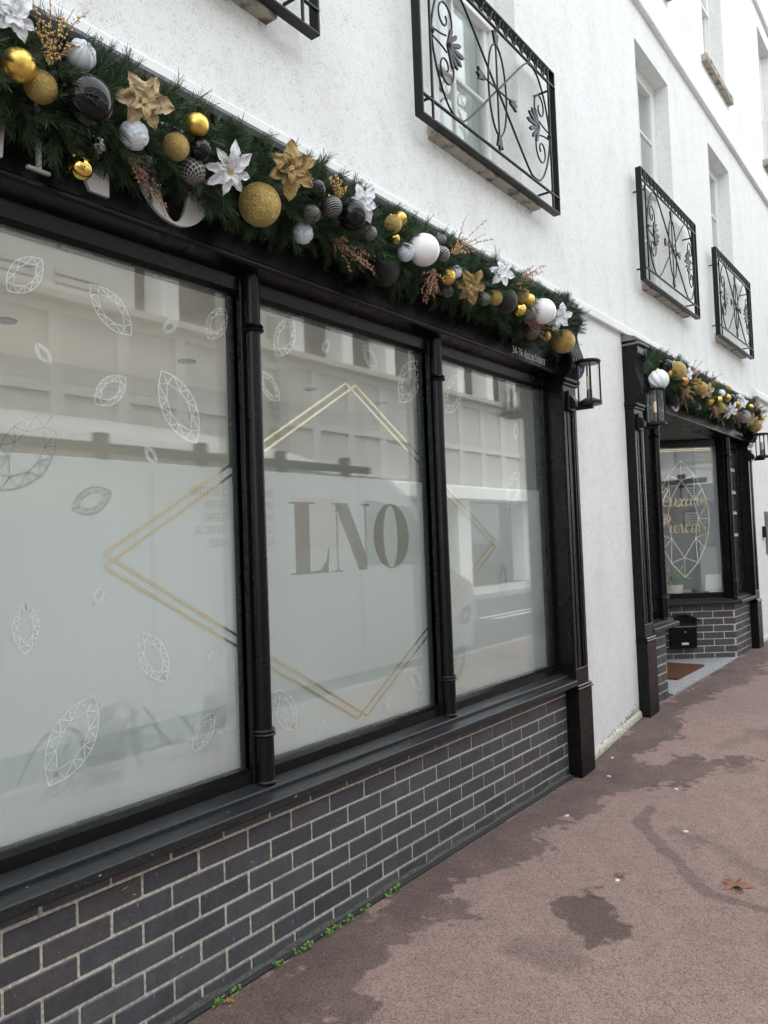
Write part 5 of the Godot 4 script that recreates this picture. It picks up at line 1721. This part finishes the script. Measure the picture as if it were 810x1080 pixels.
	for q in [[-0.762, 2.025, "upper framed certificate on the grey wall inside the angled window"], [-0.745, 1.70, "lower framed certificate on the grey wall inside the angled window"]]:
		t = thing("framed_certificate", q[2], "picture frame", "certificates in the piercing shop", Vector3(9.55, q[1], q[0]))
		var s := Shape.new()
		for e in [[-0.16, -0.13, -0.12, 0.12], [0.13, 0.16, -0.12, 0.12]]: s.box(Vector3(-0.02, e[2], e[0]), Vector3(0, e[3], e[1]))
		s.box(Vector3(-0.02, 0.09, -0.13), Vector3(0, 0.12, 0.13))
		s.box(Vector3(-0.02, -0.12, -0.13), Vector3(0, -0.09, 0.13))
		part(t, "frame", s, M.black_iron)
		part(t, "sheet", boxed(Vector3(-0.008, -0.09, -0.13), Vector3(-0.004, 0.09, 0.13)), M.paper)
		s = Shape.new()
		for k in 4: s.box(Vector3(-0.0095, 0.05 - k * 0.032, -0.08 + 0.02 * (k % 2)), Vector3(-0.0082, 0.06 - k * 0.032, 0.08 - 0.02 * (k % 2)))
		part(t, "print_line", s, M.print_grey)
	# plant, folder and card on the shelf: inside the angled pane, measured along it
	var inward := Vector3(-0.59, 0, -0.807).normalized()
	var away := Vector3(0.807, 0, -0.59).normalized()
	var spot := func(s_: float, dep: float, y: float) -> Vector3: return Vector3(8.15, y, 0) + inward * s_ + away * dep
	t = thing("potted_plant", "bushy green plant in a white pot inside the angled window", "plant", "plants in the shop window", spot.call(0.565, 0.23, 0.856))
	var s := Shape.new()
	s.lathe([Vector2(0, 0), Vector2(0.085, 0), Vector2(0.095, 0.09), Vector2(0.090, 0.09), Vector2(0.086, 0.08), Vector2(0, 0.08)], 26)
	part(t, "pot", s, M.gloss_white)
	var lr := RandomNumberGenerator.new()
	lr.seed = 77
	for k in 120:
		var dir := Vector3(lr.randf_range(-1, 1), lr.randf_range(0.25, 1.5), lr.randf_range(-1, 1)).normalized()
		var ln := lr.randf_range(0.08, 0.29)
		var tip := Vector3(dir.x * ln * 0.8, 0.08 + dir.y * ln * 0.95, dir.z * ln * 0.8)
		var leaf := Shape.new()
		var side := dir.cross(Vector3(lr.randf_range(-1, 1), 0.4, lr.randf_range(-1, 1))).normalized() * 0.017
		var nn := dir.cross(side).normalized()
		var mid := tip - dir * 0.035 + nn * 0.008
		leaf.flat(tip - dir * 0.07, mid + side, tip, nn)
		leaf.flat(tip - dir * 0.07, tip, mid - side, nn)
		leaf.tube([Vector3(0, 0.08, 0), tip - dir * 0.07], 0.0015, -1, 4, false)
		part(t, "leaf", leaf, M.leaf_green)
	t = thing("folder", "dark blue folder lying on the shelf inside the angled window", "folder", "", spot.call(0.36, 0.22, 0.856))
	t.rotation.y = 0.94
	s = Shape.new()
	s.sweep(PackedVector2Array([Vector2(-0.1, 0), Vector2(0.1, 0), Vector2(0.1, 0.012), Vector2(-0.1, 0.05)]), -0.13, 0.13)
	part(t, "cover", s, M.blue_cover)
	part(t, "pages", boxed(Vector3(-0.125, 0.004, 0.1), Vector3(0.125, 0.010, 0.103)), M.paper)
	t = thing("display_card", "white card propped up beside the gold border inside the angled window", "card", "", spot.call(0.16, 0.16, 0.856))
	t.rotation.y = -0.94
	s = Shape.new()
	s.quad(Vector3(-0.10, 0, 0.02), Vector3(0.09, 0, 0.02), Vector3(0.11, 0.19, -0.05), Vector3(-0.06, 0.19, -0.05), Vector3(0, 0.3, 1))
	s.quad(Vector3(-0.10, 0, 0.016), Vector3(0.09, 0, 0.016), Vector3(0.11, 0.19, -0.054), Vector3(-0.06, 0.19, -0.054), Vector3(0, -0.3, -1))
	part(t, "sheet", s, M.paper)
	part(t, "prop", boxed(Vector3(0.0, 0, -0.09), Vector3(0.012, 0.14, -0.05)), M.paper)

# an unseen uplighting lamp, added to brighten the room and its ceiling
func added_lamp(at: Vector3, energy: float, label: String) -> void:
	var t := thing("added_lamp", label, "lamp", "unseen lamps added inside the shops", at)
	var s := Shape.new()
	s.lathe([Vector2(0, 0), Vector2(0.14, 0), Vector2(0.14, 0.02), Vector2(0.02, 0.03), Vector2(0.012, 0.05), Vector2(0.012, 0.80), Vector2(0.03, 0.82), Vector2(0.15, 0.90), Vector2(0.145, 0.905), Vector2(0.03, 0.83), Vector2(0, 0.83)], 24)
	part(t, "stand", s, M.black_iron)
	s = Shape.new()
	s.t.origin = Vector3(0, 0.91, 0)
	s.lathe([Vector2(0, -0.06), Vector2(0.04, -0.045), Vector2(0.06, 0), Vector2(0.04, 0.045), Vector2(0, 0.06)], 16)
	part(t, "lamp_bulb", s, M.added_bulb)
	var l := OmniLight3D.new()
	l.name = "fill_light"
	l.light_color = Color(1.0, 0.97, 0.93)
	l.light_energy = energy
	l.light_size = 0.055
	l.omni_range = 9.0
	l.omni_attenuation = 2.0
	l.shadow_enabled = true
	l.position = Vector3(0, 0.91, 0)
	t.add_child(l)

func doorway_things() -> void:
	# letter box on the angled brick base
	var inward := Vector3(-0.59, 0, -0.807).normalized()
	var t := thing("letter_box", "black metal letter box with a curved hood on the angled brick base", "letter box", "", Vector3(8.15, 0, 0) + inward * 0.60)
	t.basis = Basis(-inward, Vector3.UP, (-inward).cross(Vector3.UP))
	var s := Shape.new()
	s.sweep(PackedVector2Array([Vector2(0.001, 0.265), Vector2(0.085, 0.275), Vector2(0.105, 0.56), Vector2(0.001, 0.57)]), -0.135, 0.135)
	part(t, "body", s, M.black_paint)
	s = Shape.new()
	var arch := PackedVector2Array()
	for k in 13: arch.append(Vector2(-0.17 + 0.34 * k / 12.0, 0.570 + 0.078 * sin(PI * k / 12.0)))
	for k in 13: arch.append(Vector2(0.165 - 0.33 * k / 12.0, 0.560 + 0.072 * sin(PI * k / 12.0)))
	s.slab(arch, 0.001, 0.135)
	part(t, "hood", s, M.black_paint)
	s = Shape.new()
	var face := PackedVector2Array()
	for k in 13: face.append(Vector2(-0.135 + 0.27 * k / 12.0, 0.56 + 0.062 * sin(PI * k / 12.0)))
	s.slab(face, 0.001, 0.09)
	part(t, "gable", s, M.black_paint)
	part(t, "slot_lip", boxed(Vector3(-0.11, 0.505, 0.098), Vector3(0.12, 0.520, 0.116), 0.003), M.lead_grey)
	part(t, "slot_flap", boxed(Vector3(-0.11, 0.522, 0.100), Vector3(0.12, 0.556, 0.107), 0.002), M.black_iron)
	s = Shape.new()
	s.t = Transform3D(Basis(Vector3(1, 0, 0), PI / 2), Vector3(0.01, 0.455, 0.098))
	s.lathe([Vector2(0, 0.008), Vector2(0.009, 0.008), Vector2(0.010, 0)], 12)
	part(t, "lock", s, M.rim_grey)
	part(t, "name_plate", boxed(Vector3(-0.03, 0.315, 0.086), Vector3(0.045, 0.340, 0.0925), 0.002), M.letter_grey)
	# coir mat
	t = thing("door_mat", "brown coir door mat on the stone step", "door mat", "", Vector3(0, 0.1552, 0))
	s = Shape.new()
	s.slab(PackedVector2Array([Vector2(6.48, 0.145), Vector2(7.38, 0.145), Vector2(7.38, 0.62), Vector2(6.48, 0.62)]), -0.018, 0.0)
	part(t, "pile", s, M.coir).transform = Transform3D(Basis(Vector3(1, 0, 0), Vector3(0, 0, -1), Vector3(0, -1, 0)), Vector3.ZERO)

# ---------- the ground ----------
func ground() -> void:
	structure("ground", boxed(Vector3(-400, -0.42, -400), Vector3(400, -0.16, 400)), M.road)
	var s := Shape.new()
	var nx := 120
	var nz := 24
	var x0 := -14.0
	var x1 := 40.0
	for i in nx:
		for j in nz:
			var c := []
			for k in [[0, 0], [1, 0], [1, 1], [0, 1]]:
				var f := float(i + k[0]) / nx
				# fine where the camera looks, coarse far away
				var x: float = lerp(-3.0, 12.0, (f - 0.15) / 0.7) if f > 0.15 and f < 0.85 else (lerp(x0, -3.0, f / 0.15) if f <= 0.15 else lerp(12.0, x1, (f - 0.85) / 0.15))
				var z: float = lerp(-0.28, 2.70, float(j + k[1]) / nz)
				c.append(Vector3(x, ground_height(x, z), z))
			var n0 := s.v.size()
			s.quad(c[0], c[1], c[2], c[3], Vector3.UP)
			for q in range(n0, s.v.size()):
				s.uv2.append(Vector2((s.v[q].x - WET_X0) / (WET_X1 - WET_X0), (s.v[q].z - WET_Z0) / (WET_Z1 - WET_Z0)))
	structure("pavement", s, M.red_tarmac)
	var kerb := Node3D.new()
	kerb.name = "kerb"
	kerb.set_meta("kind", "structure")
	add_child(kerb)
	for k in 40:
		var x := -8.0 + k * 0.92
		var b := ground_height(x + 0.45, 2.7)
		part(kerb, "kerb_stone", boxed(Vector3(x, -0.3, 2.70), Vector3(x + 0.912, b + 0.004, 2.83), 0.012), M.kerb_stone)
	# road markings
	for z in [6.0, 6.35]:
		for k in 14:
			structure("road_line", boxed(Vector3(-6.0 + k * 4.0, -0.17, z), Vector3(-3.0 + k * 4.0, -0.156, z + 0.10)), M.road_paint)
	structure("opposite_pavement", boxed(Vector3(-30, -0.3, 9.2), Vector3(60, -0.02, 11.2)), M.kerb_stone)
	# weeds in the joint at the foot of the brick base
	for i in WEEDS.size():
		var q: Array = WEEDS[i]
		var t := thing("weed", ["first", "second", "third", "fourth", "fifth", "sixth", "seventh", "eighth", "ninth", "tenth", "eleventh", "twelfth"][i] + " green weed along the brick base, counting from the bottom edge", "weed", "weeds along the brick base", Vector3(q[0], 0.012, 0.036))
		var lr := RandomNumberGenerator.new()
		lr.seed = 300 + i
		for k in 7 + lr.randi() % 8:
			var a := lr.randf() * TAU
			var root := Vector3(lr.randf_range(-0.02, 0.02), -0.012, 0.0)
			var tip := root + Vector3(cos(a) * 0.016, lr.randf_range(0.008, 0.032), absf(sin(a)) * 0.014)
			var leaf := Shape.new()
			leaf.tube([root, tip], 0.0007, -1, 4, false)
			var r := lr.randf_range(0.003, 0.0062)
			var nn := Vector3(lr.randf_range(-0.6, 0.6), 0.8, 0.5).normalized()
			var e := nn.cross(Vector3(1, 0, 0)).normalized()
			var f := nn.cross(e)
			for w in 6: leaf.flat(tip, tip + (e * cos(TAU * w / 6) + f * sin(TAU * w / 6)) * r, tip + (e * cos(TAU * (w + 1) / 6) + f * sin(TAU * (w + 1) / 6)) * r, nn)
			part(t, "leaf", leaf, M.weed_green)
	# fallen leaves, a twig and chips
	for q in [[2.53, 1.246, 0.075, "dry_leaf", "large dry brown maple leaf lying on the pavement"], [2.376, 0.804, 0.022, "orange_leaf", "tiny orange leaf scrap on the pavement beside a white chip"], [0.735, 0.06, 0.022, "orange_leaf", "tiny orange leaf scrap under the brick base"]]:
		var t := thing("fallen_leaf", q[4], "leaf", "fallen leaves", Vector3(q[0], ground_height(q[0], q[1]) + 0.005, q[1]))
		var leaf := Shape.new()
		var lr := RandomNumberGenerator.new()
		lr.seed = int(q[0] * 100)
		var rim := []
		for k in 30:
			var a := TAU * k / 30.0
			var lobe := 0.60 + 0.28 * cos(a * 5.0) + 0.14 * cos(a * 10.0 + 0.6)
			rim.append(Vector3(cos(a) * q[2] * lobe, 0.006 + 0.010 * sin(a * 3.0) * q[2] / 0.07 + lr.randf_range(0, 0.004), sin(a) * q[2] * lobe))
		for k in 30: leaf.flat(Vector3(0, 0.004, 0), rim[k], rim[(k + 1) % 30], Vector3.UP)
		part(t, "blade", leaf, M[q[3]])
		leaf = Shape.new()
		leaf.tube([Vector3(0, 0.004, 0), Vector3(q[2] * 0.9, 0.002, -q[2] * 0.6), Vector3(q[2] * 1.1, 0.004, -q[2] * 0.9)], 0.0012, -1, 5)
		part(t, "stalk", leaf, M[q[3]])
	var tw := thing("fallen_twig", "short dark twig lying on the damp patch of pavement", "twig", "", Vector3(2.12, 0.004, 0.78))
	var ts := Shape.new()
	ts.tube(catmull([Vector3(-0.006, 0, -0.04), Vector3(0.004, 0.003, 0.0), Vector3(0.0, 0.001, 0.03), Vector3(0.008, 0.003, 0.045)], 5), 0.0022, 0.0012, 6)
	part(tw, "stem", ts, M.twig_brown)
	var words := ["white chip on the damp tarmac nearest the bare white wall's foot", "white chip on the damp tarmac beside the thick black pilaster base", "white chip at the edge of the dark damp strip by the brick base", "flat white chip on the dark damp patch out from the white wall", "white chip in the faint damp smudge beside the curved wet trail", "white chip beside the tiny orange leaf scrap"]
	for i in CHIPS.size():
		var q: Array = CHIPS[i]
		var t := thing("stone_chip", words[i], "chip", "pale chips on the pavement", Vector3(q[0], ground_height(q[0], q[1]) + 0.001, q[1]))
		var cs := Shape.new()
		cs.slab(PackedVector2Array([Vector2(-0.012, -0.006), Vector2(0.004, -0.010), Vector2(0.016, -0.002), Vector2(0.008, 0.009), Vector2(-0.010, 0.007)]), 0.0, 0.005)
		var o := part(t, "chip_face", cs, M.chip_white)
		o.transform = Transform3D(Basis(Vector3(0, 1, 0), i * 1.3) * Basis(Vector3(1, 0, 0), -PI / 2), Vector3.ZERO)
	var red := thing("plastic_scrap", "small red plastic scrap on the pavement before the stone step", "litter", "", Vector3(6.15, ground_height(6.15, 0.06) + 0.002, 0.075))
	part(red, "scrap_face", boxed(Vector3(-0.04, 0, -0.008), Vector3(0.04, 0.006, 0.008), 0.002), M.chip_red)
	# grit: too small to count
	var grit := MultiMesh.new()
	grit.transform_format = MultiMesh.TRANSFORM_3D
	var gs := Shape.new()
	gs.box(Vector3(-0.0022, 0, -0.0018), Vector3(0.0022, 0.0022, 0.0018), 0.0006)
	grit.mesh = gs.mesh()
	grit.instance_count = 420
	for k in 420:
		var x := rng.randf_range(0.0, 6.0)
		var near := rng.randf() < 0.45
		var z := absf(rng.randfn(0.05, 0.05)) + 0.035 if near else rng.randf_range(0.05, 2.2)
		grit.set_instance_transform(k, Transform3D(Basis(Vector3.UP, rng.randf() * TAU).scaled(Vector3.ONE * rng.randf_range(0.35, 0.9 if not near else 1.1)), Vector3(x, ground_height(x, z), z)))
	var go := MultiMeshInstance3D.new()
	go.name = "grit"
	go.multimesh = grit
	go.material_override = M.kerb_stone
	tag(go, "pale grit scattered over the red tarmac pavement", "grit")
	go.set_meta("kind", "stuff")
	add_child(go)

# ---------- what the panes mirror: the van at the kerb and the store across the street ----------
func street() -> void:
	var t := thing("parked_van", "white long panel van with black roof bars parked at the kerb", "van")
	var x0 := 1.0
	var x1 := 8.2
	var z0 := 3.12
	var z1 := 5.10
	var yb := -0.16
	# body: side outline swept across, tapering to the roof
	var side := PackedVector2Array([Vector2(x0, 0.14), Vector2(x1 - 0.15, 0.14), Vector2(x1, 0.55), Vector2(x1 - 0.05, 0.95), Vector2(x1 - 0.65, 1.22), Vector2(x1 - 1.45, 2.05), Vector2(x1 - 1.9, 2.28), Vector2(x0 + 0.04, 2.30)])
	var s := Shape.new()
	s.slab(side, z0, z1)
	part(t, "body", s, M.van_white)
	s = Shape.new()
	s.surf(20, 14, func(u: float, q: float) -> Vector3:
		var x: float = lerp(x0 + 0.04, x1 - 1.5, u)
		var top := 2.30 + 0.43 * pow(sin(PI * clampf(q, 0.0, 1.0)), 0.6) * (1.0 - pow(u, 6.0)) - 0.22 * pow(u, 5.0)
		return Vector3(x, top, lerp(z0, z1, q)), 1.0)
	part(t, "roof", s, M.van_white)
	for z in [z0 - 0.012, z1 - 0.05]:
		s = Shape.new()
		s.box(Vector3(x0 + 0.2, 2.31, z), Vector3(x1 - 2.2, 2.39, z + 0.06), 0.01)
		for k in 5: s.box(Vector3(x0 + 0.5 + k * 1.0, 2.25, z - 0.01), Vector3(x0 + 0.62 + k * 1.0, 2.47, z + 0.07), 0.012)
		part(t, "roof_bar", s, M.black_iron)
	# side window, door seams, trim
	s = Shape.new()
	s.slab(PackedVector2Array([Vector2(x1 - 2.35, 1.30), Vector2(x1 - 0.95, 1.25), Vector2(x1 - 1.50, 1.95), Vector2(x1 - 2.35, 2.02)]), z0 - 0.006, z0 - 0.001)
	part(t, "side_window", s, M.dark_glass)
	s = Shape.new()
	s.quad(Vector3(x1 - 0.66, 1.24, z0 + 0.12), Vector3(x1 - 0.66, 1.24, z1 - 0.12), Vector3(x1 - 1.42, 2.04, z1 - 0.18), Vector3(x1 - 1.42, 2.04, z0 + 0.18), Vector3(1, 1, 0))
	s.t.origin = Vector3(0.006, 0.006, 0)
	part(t, "windscreen", s, M.dark_glass).position = Vector3(0.012, 0.012, 0)
	for x in [x0 + 2.0, x0 + 3.3, x1 - 2.45]: part(t, "door_seam", boxed(Vector3(x, 0.4, z0 - 0.003), Vector3(x + 0.012, 2.2, z0 - 0.001)), M.print_grey)
	for x in [x0 + 1.5, x1 - 1.25]:
		for z in [z0 + 0.02, z1 - 0.24]:
			var w := node(t, "wheel")
			s = Shape.new()
			s.t = Transform3D(Basis(Vector3(1, 0, 0), PI / 2), Vector3(x, yb + 0.34, z))
			s.lathe([Vector2(0.20, 0.0), Vector2(0.32, 0.0), Vector2(0.34, 0.03), Vector2(0.34, 0.19), Vector2(0.32, 0.22), Vector2(0.20, 0.22)], 28)
			part(w, "tyre", s, M.tyre)
			s = Shape.new()
			s.t = Transform3D(Basis(Vector3(1, 0, 0), PI / 2), Vector3(x, yb + 0.34, z))
			s.lathe([Vector2(0, 0.02), Vector2(0.2, 0.02), Vector2(0.2, 0.2), Vector2(0, 0.2)], 20)
			part(w, "rim", s, M.rim_grey)
	part(t, "wing_mirror", boxed(Vector3(x1 - 1.35, 1.35, z0 - 0.24), Vector3(x1 - 1.22, 1.65, z0 - 0.02), 0.03), M.black_iron)
	part(t, "sign_board", boxed(Vector3(4.75, 1.50, z0 - 0.006), Vector3(5.45, 2.02, z0 - 0.001)), M.sign_pink)
	var back := Basis(Vector3.UP, PI)
	var lines := ["DAILY VEHICLE HIRE", "SPECIALISING IN", "VEHICLE LEASING", "LONG TERM HIRE &", "EUROPEAN HIRE"]
	for k in 5: lettering(t, "side_lettering", lines[k], Vector3(4.42, 1.98 - k * 0.115, z0 - 0.004), 0.075, M.red_sign, back, true, 0.002)
	# store across the street
	t = thing("opposite_building", "pale panelled department store across the street", "building")
	var zf := 11.2
	part(t, "wall", boxed(Vector3(-12, 3.3, zf + 0.10), Vector3(46, 6.25, zf + 3.0)), M.facade_cream)
	for row in [[3.45, 4.55], [4.78, 6.05]]:
		for k in 40:
			var x := -11.6 + k * 1.45
			# raised ribs round each recessed panel
			if row[0] < 4.0: part(t, "rib", boxed(Vector3(x - 0.29, 3.3, zf), Vector3(x, 6.25, zf + 0.0985)), M.facade_cream)
			part(t, "facade_panel", boxed(Vector3(x + 0.003, row[0], zf + 0.06), Vector3(x + 1.157, row[1], zf + 0.0990)), M.facade_panel)
			part(t, "rib", boxed(Vector3(x + 0.003, row[1] + 0.002, zf + 0.001), Vector3(x + 1.157, row[1] + 0.2, zf + 0.0985)), M.facade_cream)
	part(t, "ledge", boxed(Vector3(-12, 6.26, zf - 0.25), Vector3(46, 6.40, zf + 3.0)), M.facade_strip)
	part(t, "upper_wall", boxed(Vector3(-12, 6.40, zf + 0.6), Vector3(9.3, 9.6, zf + 3.0)), M.facade_cream)
	for k in 14:
		for r in 4: part(t, "louvre", boxed(Vector3(-11.4 + k * 1.45, 6.5 + r * 0.17, zf + 0.52), Vector3(-10.4 + k * 1.45, 6.62 + r * 0.17, zf + 0.598), 0.01), M.facade_panel)
	part(t, "upper_glazing", boxed(Vector3(9.3, 6.40, zf + 0.7), Vector3(46, 9.6, zf + 3.0)), M.dark_glass)
	for k in 18:
		var x := 9.6 + k * 2.0
		part(t, "column", boxed(Vector3(x, 6.40, zf + 0.05), Vector3(x + 0.45, 9.6, zf + 0.698), 0.03), M.column_white)
	part(t, "parapet", boxed(Vector3(-12, 9.6, zf - 0.1), Vector3(46, 10.2, zf + 3.0)), M.facade_cream)
	part(t, "shop_glazing", boxed(Vector3(-12, -0.02, zf + 0.5), Vector3(46, 2.9, zf + 0.7)), M.dark_glass)
	part(t, "shop_canopy", boxed(Vector3(-12, 2.9, zf - 0.35), Vector3(46, 3.298, zf + 3.0), 0.02), M.column_white)
	for k in 12: part(t, "pier", boxed(Vector3(-11.0 + k * 4.6, -0.02, zf), Vector3(-10.2 + k * 4.6, 2.898, zf + 0.498), 0.02), M.facade_cream)
	part(t, "banner_strip", boxed(Vector3(12.2, 3.9, zf - 0.12), Vector3(13.2, 8.6, zf - 0.002)), M.facade_strip)
	var turn := back * Basis(Vector3(0, 0, 1), -PI / 2)
	lettering(t, "banner_lettering", "JOHN LEWIS &", Vector3(12.95, 7.15, zf - 0.14), 0.34, M.print_grey, turn, false, 0.004)

func _ready() -> void:
	rng.seed = 20241205
	# camera
	var cam := Camera3D.new()
	cam.name = "camera"
	cam.fov = rad_to_deg(2.0 * atan(540.0 / 839.556))
	cam.position = Vector3(-1.11300256, 1.51364827, 2.14587443)
	cam.rotation = Vector3(0.0409496620, -0.933480832, -0.0364961834)
	cam.near = 0.05
	cam.far = 1000.0
	add_child(cam)
	cam.current = true
	# overcast sky
	var sky := ProceduralSkyMaterial.new()
	sky.sky_top_color = Color(0.88, 0.90, 0.92)
	sky.sky_horizon_color = Color(0.86, 0.875, 0.89)
	sky.sky_curve = 0.2
	sky.ground_bottom_color = Color(0.3, 0.3, 0.3)
	sky.ground_horizon_color = Color(0.6, 0.6, 0.6)
	sky.sun_angle_max = 30.0
	sky.sky_energy_multiplier = 1.0
	var env := Environment.new()
	env.background_mode = Environment.BG_SKY
	env.sky = Sky.new()
	env.sky.sky_material = sky
	env.background_energy_multiplier = 1.0
	env.tonemap_mode = Environment.TONE_MAPPER_LINEAR
	env.tonemap_exposure = 3.45
	env.sdfgi_enabled = true
	env.ssao_enabled = true
	env.ssil_enabled = true
	var we := WorldEnvironment.new()
	we.name = "world"
	we.environment = env
	add_child(we)
	var sun := DirectionalLight3D.new()
	sun.name = "sun"
	sun.light_energy = 0.45
	sun.light_color = Color(1.0, 0.985, 0.96)
	sun.light_angular_distance = 40.0
	sun.shadow_enabled = true
	sun.sky_mode = DirectionalLight3D.SKY_MODE_LIGHT_ONLY
	sun.look_at_from_position(Vector3(-3.0, 9.0, -3.2), Vector3.ZERO)
	add_child(sun)
	make_materials()
	# setting
	ground()
	building()
	long_shopfront()
	door_shopfront()
	interiors()
	street()
	# things
	var first := make_balcony()
	var spots := [[2.88, "iron balcony railing largest in view, above the long garland"], [0.525, "iron balcony railing nearest the top edge, showing only its corner"], [6.15, "iron balcony railing above the near end of the doorway garland"], [8.515, "iron balcony railing above the far end of the doorway garland"], [11.75, "farthest iron balcony railing along the white wall"]]
	for i in spots.size():
		var b := first
		if i > 0:
			b = first.duplicate()
			b.name = numbered("balcony_railing")
			add_child(b)
		b.position = Vector3(spots[i][0], 3.60, 0)
		b.set_meta("label", spots[i][1])
	lantern(3.77, 2.365, "black wall lantern on the pilaster at the far end of the long shopfront")
	lantern(5.10, 2.365, "black wall lantern on the doorway's near pilaster under the white swirl bauble")
	lantern(8.96, 2.365, "black wall lantern on the doorway's far pilaster")
	doorway_things()
	garland("long fir garland with baubles above the frosted shop windows", -0.75, 3.56, 2100, 11)
	garland("shorter fir garland with baubles above the recessed shop doorway", 5.16, 8.86, 1500, 23)
	for d in BAUBLES_LONG: bauble(d, "baubles on the long garland")
	for d in BAUBLES_DOOR: bauble(d, "baubles on the doorway garland")
	for d in FLOWERS_LONG: flower(d, "flowers on the long garland")
	for d in FLOWERS_DOOR: flower(d, "flowers on the doorway garland")
	for d in SPRAYS_LONG: spray(d, "berry sprays on the long garland")
	for d in SPRAYS_DOOR: spray(d, "berry sprays on the doorway garland")
